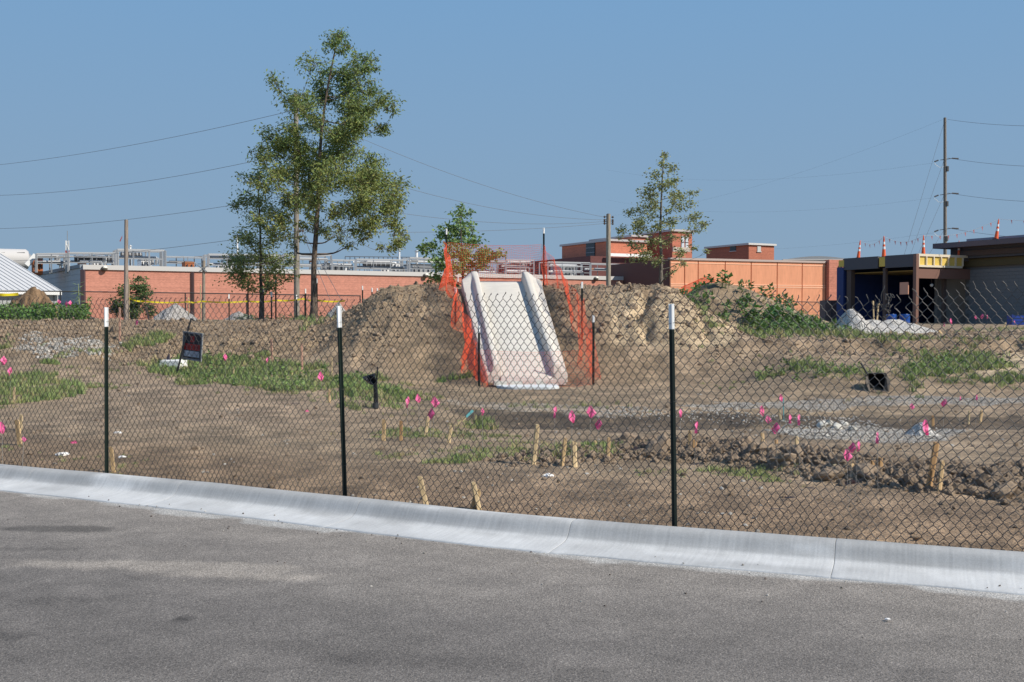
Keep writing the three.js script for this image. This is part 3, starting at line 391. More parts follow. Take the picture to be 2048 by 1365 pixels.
// pipe racks and plant on the factory roof
seed(301);
const rackWhite = std(0.4, 0.41, 0.42, 0.5), pipeCols = [greyMetal, rackWhite, std(0.36, 0.37, 0.38, 0.4), std(0.2, 0.205, 0.21, 0.6), whiteMetal, rust];
function pipeRack(c0, c1, yt0, yt1, back, label, o = {}) {
  const a = onWall(c0, yt0, back), b = onWall(c1, yt1, back), rack = thing('pipe_rack', label, 'pipe rack', null, 'pipe racks on the factory roof'), yr = ROOF - 0.3, depth = o.depth ?? 2.4, n = o.frames ?? Math.max(2, Math.round(a.distanceTo(b) / 2.2));
  const bk = FN.clone().multiplyScalar(-depth), th = (o.th ?? 0.17) * 0.75;
  for (let i = 0; i <= n; i++) for (const s of [0, 1]) { const t = mid(a, b, i / n).addScaledVector(bk, s); part(rack, 'rack_post', new MB().bar(V(t.x, yr, t.z), t, i % n === 0 ? th * 1.5 : th * 0.8).geo(), i % 2 ? greyMetal : pipeCols[2]); }
  for (const s of [0, 1]) part(rack, 'top_rail', new MB().bar(a.clone().addScaledVector(bk, s), b.clone().addScaledVector(bk, s), th * 1.1).geo(), s ? greyMetal : rackWhite);
  const lo = yr + 0.2; const levels = o.levels ?? 2;
  for (let l = 0; l < levels; l++) {
    const y = (t) => lerp(lo, lerp(a.y, b.y, t), (l + 1) / (levels + 1) + 0.1), pa = a.clone().setY(y(0)), pb = b.clone().setY(y(1)); part(rack, 'middle_rail', new MB().bar(pa, pb, th * 0.7).geo(), greyMetal);
    const k = 4 + Math.floor(rnd() * 4); for (let i = 0; i < k; i++) { const off = rr(0.1, 0.9) * depth, e0 = rr(0, 0.3), e1 = rr(0.6, 1), p0 = mid(pa, pb, e0).addScaledVector(FN, -off), p1 = mid(pa, pb, e1).addScaledVector(FN, -off), r = rr(0.05, 0.19); p0.y += r + 0.08; p1.y += r + 0.08; const e = p1.clone(); e.y -= rr(0.3, 0.9); part(rack, 'pipe', new MB().tube([p0, p1, p1.clone().lerp(e, 0.5).addScaledVector(FDIR, 0.05), e], r, 8).geo(), pipeCols[rnd() < 0.86 ? Math.floor(rnd() * 4) : 4 + Math.floor(rnd() * 2)]); }
  }
  if (o.dark) { const p0 = mid(a, b, o.dark[0]).addScaledVector(FN, -depth * 0.5), p1 = mid(a, b, o.dark[1]).addScaledVector(FN, -depth * 0.5); p0.y -= 0.55; p1.y -= 0.55; part(rack, 'duct', new MB().tube([p0, p1], 0.34, 10).geo(), darkMetal); for (let i = 0; i < 6; i++) { const q = mid(p0, p1, (i + 0.5) / 6); part(rack, 'duct_flange', new MB().tube([q.clone().addScaledVector(FDIR, -0.06), q.clone().addScaledVector(FDIR, 0.06)], 0.42, 10).geo(), greyMetal); } }
  return rack;
}
pipeRack(72, 132, 508, 507, 7, 'low pipe rack on the roof right of the white roof tank', { levels: 2 });
pipeRack(136, 230, 505.5, 506.5, 4, 'pipe rack with dark duct left of the tall frame on the roof', { levels: 2, dark: [0.15, 0.95] });
pipeRack(234, 329, 499.5, 501.5, 5, 'tall square pipe frame on the roof behind the wooden pole', { levels: 1, frames: 3, dark: [0.1, 0.55], th: 0.26 });
pipeRack(331, 418, 513, 515, 8, 'low pipe run between two taller frames on the roof', { levels: 1, th: 0.12 });
pipeRack(416, 560, 509, 510.5, 5, 'tall pipe frame on the roof behind the slender tree', { levels: 2, dark: [0.3, 0.9], th: 0.24 });
pipeRack(566, 662, 510, 511, 6, 'pipe rack on the roof behind the trunk of the big tree', { levels: 2, th: 0.2 });
pipeRack(664, 710, 520, 521, 4, 'short pipe rack on the roof just right of the big trunk', { levels: 1 });
pipeRack(712, 815, 518.5, 520.5, 5, 'pipe rack with dark duct on the roof right of the big tree', { levels: 2, dark: [0.2, 0.75] });
pipeRack(819, 905, 515.5, 518, 5, 'pipe rack on the roof left of the slide tree', { levels: 2 });
pipeRack(908, 1010, 521, 523, 6, 'pipe rack seen through the orange net above the slide', { levels: 3, th: 0.14 });
pipeRack(1012, 1068, 520, 521, 5, 'pipe rack directly above the head of the slide', { levels: 3, th: 0.18 });
pipeRack(1096, 1180, 524, 526, 5, 'pipe rack on the roof left of the dark brick block', { levels: 2, th: 0.16 });
pipeRack(1182, 1244, 527, 529, 4, 'white pipe rail rack in front of the dark brick block', { levels: 1, th: 0.15 });
{
  const boxOn = (name, label, cat, c0, c1, y0, back, dep, mat, cap, extra) => { const a = onWall(c0, y0, back), b = onWall(c1, y0, back), o = thing(name, label, cat, null, 'plant housings on the factory roof'), c = mid(a, b, 0.5).addScaledVector(FN, -dep / 2), hx = FDIR.clone().multiplyScalar(a.distanceTo(b) / 2), y1 = a.y, yb = ROOF - 0.4; part(o, 'housing', new MB().obox(V(c.x, (y1 + yb) / 2, c.z), hx, V(0, (y1 - yb) / 2, 0), FN.clone().multiplyScalar(dep / 2)).geo(), mat); part(o, 'lid', new MB().obox(V(c.x, y1 + 0.07, c.z), hx.clone().multiplyScalar(1.05), V(0, 0.07, 0), FN.clone().multiplyScalar(dep / 2 * 1.05)).geo(), cap);
    if (extra) for (let i = 0; i < extra; i++) { const q = mid(a, b, (i + 0.5) / extra).addScaledVector(FN, 0.04); part(o, 'louvre', new MB().bar(V(q.x, yb + 0.6, q.z), V(q.x, y1 - 0.15, q.z), a.distanceTo(b) / extra * 0.5, 0.06).geo(), darkMetal); } return o; };
  const ob = brick(0.5, 0.17, 0.07);
  boxOn('roof_housing', 'small orange brown plant housing near the left end of the roof', 'housing', 66, 85, 519, 9, 3, ob, rust, 2);
  boxOn('roof_housing', 'orange brown plant housing left of the tall pipe frame', 'housing', 158, 172, 521, 6, 2, ob, rust, 1);
  boxOn('roof_housing', 'orange brown plant housing above the dark downpipe', 'housing', 370, 388, 526, 3, 2, ob, rust, 2);
  boxOn('air_handler', 'white air handling unit behind the left pipe rack', 'air handler', 183, 202, 516, 9, 3, whiteMetal, greyMetal, 3);
  boxOn('air_handler', 'white louvred air handling unit right of the wooden pole', 'air handler', 282, 302, 521, 9, 3, whiteMetal, greyMetal, 4);
  boxOn('air_handler', 'white air handling unit behind the slender tree', 'air handler', 436, 470, 528, 9, 3, whiteMetal, greyMetal, 4);
  boxOn('air_handler', 'low dark plant unit right of the big trunk', 'air handler', 655, 690, 528, 9, 3, std(0.14, 0.15, 0.16, 0.6), darkMetal, 3);
  boxOn('air_handler', 'pale plant unit inside the pipe rack right of the big tree', 'air handler', 762, 800, 527, 9, 3, whiteMetal, greyMetal, 5);
  boxOn('air_handler', 'grey plant unit left of the slide tree', 'air handler', 825, 862, 530, 10, 3, greyMetal, darkMetal, 4);
  boxOn('air_handler', 'grey plant unit with dark gaps right of the orange net', 'air handler', 1122, 1150, 532, 9, 3, greyMetal, whiteMetal, 4);
  // white tank and conveyor chute at the left end
  const tk = thing('roof_tank', 'white horizontal tank on the roof behind the metal shed', 'tank'), ta = onWall(12, 520, 26), tb = onWall(56, 520, 26); part(tk, 'tank_shell', new MB().tube([ta.clone().addScaledVector(FDIR, -9), ta.clone().addScaledVector(FDIR, -8.7), tb.clone().addScaledVector(FDIR, -0.3), tb], [1.1, 1.35, 1.35, 1.1], 18).geo(), coping); part(tk, 'saddle', new MB().box(tb.x - 3, ROOF - 0.2, tb.z, 0.5, 2.2, 2.4).geo(), greyMetal); part(tk, 'tank_end', new MB().tube([tb.clone().addScaledVector(FDIR, 0.02), tb.clone().addScaledVector(FDIR, 0.5)], [0.9, 0.5], 16).geo(), greyMetal);
  const ch = thing('conveyor_chute', 'white slanting chute leaning on the left end of the factory roof', 'chute'), ca = onWall(52, 531, 8), cb = onWall(70, 510, 8); part(ch, 'chute_tube', new MB().bar(ca, cb, 0.75, 0.5).geo(), whiteMetal); part(ch, 'support_leg', new MB().bar(V(cb.x, ROOF - 0.3, cb.z), cb, 0.14).geo(), greyMetal);
  // walkway rail along the back of the roof, with poles
  const rail = thing('roof_walkway', 'dark walkway railing along the far side of the roof', 'railing'), ra = onWall(690, 513.5, 24), rb = onWall(840, 515, 24); part(rail, 'rail', new MB().bar(ra, rb, 0.1).geo(), darkMetal); for (let i = 0; i <= 16; i++) { const q = mid(ra, rb, i / 16); part(rail, 'baluster', new MB().bar(V(q.x, ROOF - 0.3, q.z), q, 0.09).geo(), darkMetal); }
  for (const [px, y, t, label] of [[798.5, 499, 0.16, 'white vent stack standing right of the big tree'], [833, 503, 0.3, 'short thick white vent stack left of the slide tree'], [260, 493, 0.14, 'thin white mast with dish above the tall pipe frame'], [474, 474, 0.12, 'thin pale mast rising behind the slender tree']]) { const q = onWall(px, y, 12), s = thing('vent_stack', label, 'vent', null, 'stacks on the factory roof'); part(s, 'stack_pipe', new MB().tube([V(q.x, ROOF - 0.3, q.z), q], t / 2 + 0.05, 8).geo(), whiteMetal); part(s, 'cap', new MB().tube([q.clone(), q.clone().add(V(0, 0.18, 0))], [t + 0.1, 0.03], 10).geo(), whiteMetal); }
  for (const [px, w, label] of [[0, 9, 'dark handrail frame above the ridge of the shed'], [33, 16, 'dark handrail frame on the white roof tank'], [277, 16, 'dark handrail frame beside the louvred unit'], [352, 15, 'dark handrail frame left of the orange housing'], [388, 15, 'dark handrail frame right of the orange housing']]) { const y = px < 40 ? 506.5 : 514, q0 = onWall(px, y, 25), q1 = onWall(px + w, y - 0.5, 25), s = thing('handrail_frame', label, 'railing', null, 'handrail frames on the roof'); part(s, 'top_bar', new MB().bar(q0, q1, 0.13).geo(), darkMetal); for (const q of [q0, q1]) part(s, 'leg', new MB().bar(V(q.x, ROOF - 0.3, q.z), q, 0.11).geo(), darkMetal); }
  // lattice mast, far behind
  const mp = P(134, 520, 260), mt = P(134, 462, 260), mast = thing('lattice_mast', 'thin red and white lattice mast far behind the factory', 'mast'); part(mast, 'spire', new MB().bar(mt.clone().add(V(0, -2.6, 0)), mt, 0.12).geo(), greyMetal);
  for (let k = 0; k < 8; k++) { const y0 = lerp(1, mt.y - 2.4, k / 8), y1 = lerp(1, mt.y - 2.4, (k + 1) / 8), w0 = lerp(0.8, 0.35, k / 8), mb = new MB(); for (let i = 0; i < 3; i++) { const a = i * 2.09, b = (i + 1) * 2.09; mb.bar(V(mp.x + Math.cos(a) * w0, y0, mp.z + Math.sin(a) * w0), V(mp.x + Math.cos(a) * w0, y1, mp.z + Math.sin(a) * w0), 0.16); mb.bar(V(mp.x + Math.cos(a) * w0, y0, mp.z + Math.sin(a) * w0), V(mp.x + Math.cos(b) * w0, y1, mp.z + Math.sin(b) * w0), 0.12); } part(mast, 'lattice_section', mb.geo(), k % 2 ? whiteMetal : std(0.4, 0.1, 0.09, 0.7)); }
}
// ---------------------------------------------------------------- brick blocks with towers, centre right
function block(o, name, c0, c1, D0, yT, depthLen, mat, opts = {}) { // front-left top corner at column c0; front runs along FDIR to column c1
  const a = P(c0, yT, D0), d = ray(c1, 600), k = (a.x * FN.x + a.z * FN.z) / (d[0] * FN.x + d[2] * FN.z), b = V(d[0] * k, a.y, d[2] * k), c = mid(a, b, 0.5).addScaledVector(FN, -depthLen / 2), y0 = opts.y0 ?? GY, hx = FDIR.clone().multiplyScalar(a.distanceTo(b) / 2), hz = FN.clone().multiplyScalar(depthLen / 2);
  const m = part(o, name, new MB().obox(V(c.x, (a.y + y0) / 2, c.z), hx, V(0, (a.y - y0) / 2, 0), hz).geo(), mat);
  if (opts.cap) part(o, 'roof_cap', new MB().obox(V(c.x, a.y + 0.16, c.z), hx.clone().setLength(hx.length() + 0.3), V(0, 0.16, 0), hz.clone().setLength(hz.length() + 0.3)).geo(), opts.cap);
  return { a, b, m };
}
{
  const dk = brick(0.17, 0.065, 0.06), upperBrick = brick(0.78, 0.27, 0.16), capM = std(0.5, 0.46, 0.45, 0.7);
  const o = thing('brick_block', 'stepped brick building with window above a dark lower wall behind the pale pole', 'building');
  block(o, 'lower_wall', 1181, 1352, 158, 512, 30, dk);  // lower wall in a darker brick colour than the storey above
  const u = block(o, 'upper_storey', 1219, 1294, 160, 482.5, 14, upperBrick, { y0: P(1219, 512, 160).y - 0.3, cap: capM });
  part(o, 'white_band', new MB().bar(P(1217, 509.6, 158.6), u.b.clone().setY(P(1217, 509.6, 158.6).y).addScaledVector(FN, 1), 0.3, 0.45).geo(), std(0.88, 0.86, 0.84, 0.6));
  // window in the shaded end wall
  const e0 = u.a.clone().addScaledVector(FN, -5.2).addScaledVector(FDIR, -0.06); e0.y = P(1200, 500, 160).y; const wn = part(o, 'window', new MB().obox(e0, FN.clone().multiplyScalar(1.25), V(0, 1.35, 0), FDIR.clone().multiplyScalar(0.08)).geo(), std(0.03, 0.035, 0.045, 0.2)); for (let k = 0; k < 3; k++) part(wn, 'window_bar', new MB().obox(e0.clone().add(V(0, -0.9 + k * 0.75, 0)).addScaledVector(FDIR, -0.1), FN.clone().multiplyScalar(1.25), V(0, 0.06, 0), FDIR.clone().multiplyScalar(0.04)).geo(), std(0.3, 0.28, 0.28, 0.6));
  const t2 = thing('brick_penthouse', 'low brick penthouse with dark left side on the stepped building', 'building'); block(t2, 'wall', 1264, 1300, 168, 474, 12, brick(0.7, 0.28, 0.18), { y0: P(1264, 490, 168).y, cap: capM });
  const t3 = thing('brick_tower', 'square brick tower with tall pale window behind the right tree', 'tower'), tw = block(t3, 'wall', 1345, 1384, 165, 463, 9.5, brick(0.62, 0.22, 0.14), { cap: capM });
  for (const [x, w] of [[1365, 0.55], [1373, 0.55]]) { const d = ray(x, 600), k = (tw.a.x * FN.x + tw.a.z * FN.z) / (d[0] * FN.x + d[2] * FN.z), q = V(d[0] * k, (P(x, 484, 165).y), d[2] * k).addScaledVector(FN, 0.05), wn2 = part(t3, 'window', new MB().obox(q, FDIR.clone().multiplyScalar(0.26), V(0, 1.0, 0), FN.clone().multiplyScalar(0.06)).geo(), std(0.62, 0.66, 0.7, 0.3)); part(wn2, 'window_bar', new MB().obox(q.clone().addScaledVector(FN, 0.08), FDIR.clone().multiplyScalar(0.26), V(0, 0.05, 0), FN.clone().multiplyScalar(0.03)).geo(), darkMetal); }
  part(t3, 'lintel_band', new MB().bar(P(1346, 499, 163), P(1380, 500, 163.9), 0.35, 0.7).geo(), std(0.66, 0.56, 0.46, 0.8));
  // free-standing penthouse to the right
  const t4 = thing('brick_penthouse', 'square brick penthouse with two windows above the orange wall', 'building'), pw = block(t4, 'wall', 1498, 1548, 178, 490, 11.3, brick(0.55, 0.2, 0.125), { cap: std(0.62, 0.6, 0.58, 0.7) });
  const wq = pw.a.clone().addScaledVector(FDIR, 2.2).addScaledVector(FN, 0.05); wq.y = P(1520, 497, 178).y; const w4 = part(t4, 'window', new MB().obox(wq, FDIR.clone().multiplyScalar(0.38), V(0, 0.45, 0), FN.clone().multiplyScalar(0.06)).geo(), std(0.55, 0.56, 0.55, 0.4)); part(w4, 'sill', new MB().obox(wq.clone().add(V(0, -0.52, 0)), FDIR.clone().multiplyScalar(0.5), V(0, 0.06, 0), FN.clone().multiplyScalar(0.12)).geo(), coping);
  const we = pw.a.clone().addScaledVector(FN, -4).addScaledVector(FDIR, -0.05); we.y = P(1477, 496.5, 181).y; const w5 = part(t4, 'window', new MB().obox(we, FN.clone().multiplyScalar(0.75), V(0, 0.45, 0), FDIR.clone().multiplyScalar(0.06)).geo(), std(0.04, 0.05, 0.06, 0.2)); part(w5, 'sill', new MB().obox(we.clone().add(V(0, -0.52, 0)), FN.clone().multiplyScalar(0.85), V(0, 0.06, 0), FDIR.clone().multiplyScalar(0.14)).geo(), coping);
  // orange panelled wall
  const w = thing('panelled_hall', 'long hall of bright orange wall panels with dark vertical joints', 'building'), OA = P(1340, 516, 135), OB = P(1651, 522.5, 143.5), od = OB.clone().sub(OA).setY(0).normalize(), on = V(-od.z, 0, od.x), orange = paint(0.92, 0.4, 0.225), trim = std(0.9, 0.52, 0.34, 0.8);
  part(w, 'backing', new MB().wall(OA.clone().addScaledVector(on, -9.25), OB.clone().addScaledVector(on, -9.25), 18, GY, OA.y - 0.1).geo(), std(0.13, 0.06, 0.05, 0.9));
  const cols = [1340, 1369, 1396, 1450, 1502, 1554, 1604, 1651], ptAt = (px) => { const d = ray(px, 600), k = (OA.x * on.x + OA.z * on.z) / (d[0] * on.x + d[2] * on.z); return V(d[0] * k, OA.y, d[2] * k); };
  for (let k = 0; k < 7; k++) { const a = ptAt(cols[k]).addScaledVector(od, 0.07), b = ptAt(cols[k + 1]).addScaledVector(od, -0.07); const pn = part(w, 'wall_panel', new MB().wall(a.addScaledVector(on, -0.1), b.addScaledVector(on, -0.1), 0.3, GY, OA.y - 0.25).geo(), orange); for (const y of [OA.y - 0.62, P(1500, 570, 139).y, P(1500, 574, 139).y]) part(pn, 'trim_line', new MB().wall(a.clone().addScaledVector(on, 0.16), b.clone().addScaledVector(on, 0.16), 0.06, y - 0.06, y + 0.06).geo(), trim); }
  part(w, 'coping', new MB().wall(OA.clone().addScaledVector(on, -0.2), OB.clone().addScaledVector(on, -0.2), 0.8, OA.y - 0.25, OA.y + 0.02).geo(), std(0.5, 0.4, 0.36, 0.7));
  part(w, 'corner_pier', new MB().wall(ptAt(1652).addScaledVector(on, 0.2), ptAt(1686).addScaledVector(on, 0.2), 1, GY, OA.y + 0.2).geo(), brick(0.66, 0.27, 0.19)); for (const px of [1671, 1676]) { const p = ptAt(px).addScaledVector(on, 0.8); part(w, 'conduit', new MB().bar(V(p.x, GY, p.z), V(p.x, OA.y - 0.6, p.z), 0.12).geo(), darkMetal); }
  const dm = thing('curved_roof', 'pale low curved metal roof behind the orange hall', 'roof'), da = P(1560, 520, 190), db = P(1700, 520, 190), mb = new MB(); for (let i = 0; i < 16; i++) { const x0 = lerp(da.x, db.x, i / 16), x1 = lerp(da.x, db.x, (i + 1) / 16), y = (t) => P(1600, 521 - 7 * Math.sin(Math.PI * clamp(t, 0, 1)), 190).y; mb.quad(V(x0, y(i / 16), -188), V(x1, y((i + 1) / 16), -188), V(x1, y((i + 1) / 16), -215), V(x0, y(i / 16), -215)); mb.quad(V(x0, GY, -188), V(x1, GY, -188), V(x1, y((i + 1) / 16), -188), V(x0, y(i / 16), -188)); } part(dm, 'roof_skin', mb.geo(), greyMetal); part(dm, 'eave_trim', new MB().bar(V(da.x, P(1600, 521, 190).y, -187.8), V(db.x, P(1600, 521, 190).y, -187.8), 0.2).geo(), coping);
}
// ---------------------------------------------------------------- metal shed, far left
{
  const o = thing('metal_shed', 'low shed with light grey ribbed metal roof at the far left', 'shed'), E = P(122, 583, 70), up = V(-0.8, 0, -0.6), al = V(-0.6, 0, 0.8), top = P(0, 508, 74.8), run = 8, rise = top.y - E.y, L = 22, roofM = std(0.55, 0.555, 0.56, 0.85);
  const up3 = V(up.x * run, rise, up.z * run), A2 = E.clone(), B2 = E.clone().addScaledVector(al, L);
  part(o, 'roof_deck', new MB().quad(A2, A2.clone().add(up3), B2.clone().add(up3), B2).geo(), roofM);
  const nrm = V().crossVectors(up3.clone().normalize(), al).normalize(); if (nrm.y < 0) nrm.negate();
  for (let k = 0; k <= 55; k++) { const a = A2.clone().addScaledVector(al, k * 0.4).addScaledVector(nrm, 0.03); part(o, 'roof_rib', new MB().bar(a, a.clone().add(up3), 0.05, 0.035).geo(), roofM); }
  part(o, 'back_roof', new MB().quad(A2.clone().add(up3), A2.clone().add(V(up.x * 2 * run, 0, up.z * 2 * run)), B2.clone().add(V(up.x * 2 * run, 0, up.z * 2 * run)), B2.clone().add(up3)).geo(), roofM);
  part(o, 'eave_fascia', new MB().bar(A2.clone().add(V(0, -0.13, 0)), B2.clone().add(V(0, -0.13, 0)), 0.14, 0.24).geo(), whiteMetal);
  const wl = paint(0.5, 0.52, 0.53), a0 = A2.clone().addScaledVector(up, 0.5), b0 = B2.clone().addScaledVector(up, 0.5); part(o, 'wall', new MB().wall(a0, b0, 0.2, GY, A2.y).geo(), wl);
  const g0 = A2.clone().addScaledVector(al, 0.3), g1 = g0.clone().addScaledVector(up, 2 * run), gm = new MB(), ridge = g0.clone().add(up3); gm.tri(V(g0.x, A2.y - 0.1, g0.z), V(g1.x, A2.y - 0.1, g1.z), ridge.clone().add(V(0, -0.1, 0))); gm.wall(g0.clone().addScaledVector(up, 0.4), g1.clone().addScaledVector(up, -0.4), 0.15, GY, A2.y - 0.1); part(o, 'gable', gm.geo(), wl);
}
// ---------------------------------------------------------------- building under construction, right
const C0 = P(1833, 508, 60);
{
  const f1 = V(-0.476, 0, -0.88), f2 = V(0.88, 0, -0.476), yR = C0.y, gy = 1.24, O = V(C0.x, 0, C0.z), at = (u, v, y) => O.clone().addScaledVector(f1, u).addScaledVector(f2, v).setY(y); // u back along the shaded side, v along the sunny side
  const o = thing('unfinished_building', 'flat-roofed building under construction with dark open front and yellow insulation', 'building');
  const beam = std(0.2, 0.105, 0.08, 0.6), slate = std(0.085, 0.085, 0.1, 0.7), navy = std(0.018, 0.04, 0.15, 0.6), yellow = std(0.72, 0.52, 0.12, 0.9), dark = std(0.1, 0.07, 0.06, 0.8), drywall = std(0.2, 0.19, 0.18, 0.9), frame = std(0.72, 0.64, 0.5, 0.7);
  const ob = (u0, u1, v0, v1, y0, y1) => new MB().obox(at((u0 + u1) / 2, (v0 + v1) / 2, (y0 + y1) / 2), f1.clone().multiplyScalar((u1 - u0) / 2), V(0, (y1 - y0) / 2, 0), f2.clone().multiplyScalar((v1 - v0) / 2)).geo();
  part(o, 'roof_deck', ob(0.15, 5.7, 0.15, 9, yR - 0.3, yR - 0.02), slate); part(o, 'soffit', ob(0.35, 5.5, 0.35, 5, yR - 0.95, yR - 0.9), std(0.3, 0.2, 0.06, 0.9));
  // fascia panels on the shaded side
  part(o, 'fascia_panel', ob(0.1, 2.2, -0.06, 0.1, yR - 0.72, yR), slate); part(o, 'fascia_panel', ob(2.75, 5.4, -0.06, 0.1, yR - 0.72, yR), slate); part(o, 'bracket', ob(2.25, 2.7, 0, 0.12, yR - 0.62, yR - 0.06), yellow);
  part(o, 'corner_column', ob(-0.1, 0.12, -0.1, 0.12, gy - 0.3, yR), beam); part(o, 'column', ob(2.3, 2.5, 0.1, 0.3, gy - 0.3, yR - 0.7), dark); part(o, 'column', ob(4.9, 5.25, 0.02, 0.35, gy - 0.3, yR - 0.1), dark); part(o, 'column', ob(0.6, 0.8, 3.1, 3.3, gy - 0.3, yR - 1), dark);  // inner columns coloured extra dark to stand in for the unlit interior
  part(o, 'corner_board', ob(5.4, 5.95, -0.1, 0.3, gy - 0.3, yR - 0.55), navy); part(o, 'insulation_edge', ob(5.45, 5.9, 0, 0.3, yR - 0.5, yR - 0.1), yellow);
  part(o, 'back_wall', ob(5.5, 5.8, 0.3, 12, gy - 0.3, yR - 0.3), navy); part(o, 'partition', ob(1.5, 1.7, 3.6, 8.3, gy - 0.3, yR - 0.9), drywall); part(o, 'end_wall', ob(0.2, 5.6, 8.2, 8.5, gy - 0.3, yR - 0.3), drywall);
  // insulated header with pale framing on the sunny side, steel beam below it
  part(o, 'insulation_board', ob(0.06, 0.2, 0.14, 4.1, yR - 0.62, yR - 0.1), yellow); part(o, 'frame_rail', ob(-0.02, 0.2, 0.12, 4.45, yR - 0.12, yR + 0.02), frame); part(o, 'frame_rail', ob(-0.02, 0.2, 0.12, 3.9, yR - 0.74, yR - 0.62), frame);
  for (let k = 0; k < 7; k++) part(o, 'stud', ob(-0.03, 0.06, 0.2 + k * 0.62, 0.27 + k * 0.62, yR - 0.62, yR - 0.12), frame);
  part(o, 'steel_beam', ob(0.08, 0.24, 0.14, 5.2, yR - 1.38, yR - 0.78), beam); part(o, 'notice_board', ob(0.45, 1.05, -0.12, -0.06, yR - 2.3, yR - 1.6), std(0.62, 0.32, 0.22, 0.7));
  part(o, 'ground_slab', ob(-0.3, 6, -0.3, 9, gy - 0.6, gy - 0.03), std(0.2, 0.17, 0.14, 0.95));
  part(o, 'site_lamp', (() => { const g = new THREE.SphereGeometry(0.1, 10, 8); const p = at(0.5, 1.9, yR - 1.75); g.translate(p.x, p.y, p.z); return g; })(), std(0.7, 0.7, 0.66, 0.4)); part(o, 'lamp_cord', new MB().bar(at(0.5, 1.9, yR - 1.7), at(0.5, 1.9, yR - 0.95), 0.02).geo(), dark);
  // taller wing with block wall coming forward on the right
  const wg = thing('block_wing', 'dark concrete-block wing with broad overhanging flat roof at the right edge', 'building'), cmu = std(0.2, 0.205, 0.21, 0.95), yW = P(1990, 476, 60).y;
  const V0 = 4.7, wb = (u0, u1, v0, v1, y0, y1) => ob(u0, u1, v0, v1, y0, y1);
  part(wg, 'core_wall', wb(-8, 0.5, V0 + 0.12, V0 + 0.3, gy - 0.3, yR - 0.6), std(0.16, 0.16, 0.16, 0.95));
  const bg = wb(-0.2, 0.2, 0, 0.1, 0, 0.19); // one block, reused
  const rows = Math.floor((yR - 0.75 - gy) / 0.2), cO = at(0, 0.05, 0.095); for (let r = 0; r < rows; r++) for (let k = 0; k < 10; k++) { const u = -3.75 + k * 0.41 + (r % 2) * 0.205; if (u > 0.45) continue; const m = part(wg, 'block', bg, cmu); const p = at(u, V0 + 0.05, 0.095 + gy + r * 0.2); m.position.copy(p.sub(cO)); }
  part(wg, 'shade_toned_insulation', wb(-8, 0.6, V0 - 0.06, V0 + 0.35, yR - 0.62, yR - 0.16), std(0.12, 0.095, 0.045, 0.9)); part(wg, 'clerestory', wb(-8, 1.2, V0 - 0.35, V0 + 5, yR - 0.14, yW - 0.42), slate); part(wg, 'drip_edge', wb(-8, 0.9, V0 - 0.5, V0 - 0.36, yR + 0.0, yR + 0.3), dark);  // yellow insulation given a dark olive colour to imitate shade under the overhang
  part(wg, 'roof_slab', wb(-8, 1.7, V0 - 1.3, V0 + 5, yW - 0.42, yW - 0.12), std(0.13, 0.1, 0.11, 0.6)); part(wg, 'roof_membrane', wb(-8, 0.2, V0 - 0.2, V0 + 5, yW - 0.12, yW + 0.1), std(0.28, 0.29, 0.34, 0.7));
  // traffic cones on the roofs
  const coneGeo = (() => { const pts = [[0.001, 1.0], [0.02, 1.0], [0.035, 0.97], [0.03, 0.95], [0.045, 0.9], [0.05, 0.86], [0.14, 0.06], [0.145, 0.03]].map(([x, y]) => new THREE.Vector2(x, y)); return new THREE.LatheGeometry(pts.reverse(), 18); })();
  const band = (y0, y1) => { const r = (y) => lerp(0.143, 0.05, (y - 0.04) / 0.82) + 0.004; return new THREE.CylinderGeometry(r(y1), r(y0), y1 - y0, 18, 1, true).translate(0, (y0 + y1) / 2, 0); }; const bands = [band(0.4, 0.52), band(0.62, 0.74)], orangeP = std(0.86, 0.13, 0.03, 0.5), baseG = new THREE.BoxGeometry(0.34, 0.04, 0.34).translate(0, 0.02, 0), black = std(0.02, 0.02, 0.02, 0.8);
  const cone = (u, v, y, tilt, s, label) => { const c = thing('traffic_cone', label, 'traffic cone', at(u, v, y), 'tall cones on the unfinished roof'); c.scale.set(s * 0.68, s, s * 0.68); c.rotation.z = tilt; c.rotation.y = 0.3; const b = part(c, 'cone_body', coneGeo, orangeP); for (const g of bands) part(b, 'reflective_band', g, whiteMetal); part(c, 'base', baseG, black); return c; };
  const solveU = (px, v) => { let b = 0, bd = 1e9; for (let u = -8; u < 6; u += 0.01) { const p = at(u, v, 3), d = Math.abs(p.x / -p.z * FOCAL + CX - px); if (d < bd) { bd = d; b = u; } } return b; }, solveV = (px, u) => { let b = 0, bd = 1e9; for (let v = -2; v < 12; v += 0.01) { const p = at(u, v, 3), d = Math.abs(p.x / -p.z * FOCAL + CX - px); if (d < bd) { bd = d; b = v; } } return b; };
  const cs = [cone(solveU(1716, 0.5), 0.5, yR - 0.02, -0.12, 1.12, 'leaning orange cone at the left end of the unfinished roof'), cone(solveU(1767, 0.3), 0.3, yR - 0.1, 0, 1.3, 'upright orange and white cone in the gap between fascia panels'), cone(0.45, solveV(1846, 0.45), yR - 0.02, 0, 1.15, 'upright orange and white cone above the yellow insulation'), cone(0.5, solveV(1917, 0.5), yR - 0.02, 0, 0.95, 'orange cone half hidden under the overhanging roof edge'), cone(solveU(1991, V0 - 0.9), V0 - 0.9, yW - 0.12, -0.14, 1.2, 'leaning orange cone on top of the overhanging roof')];
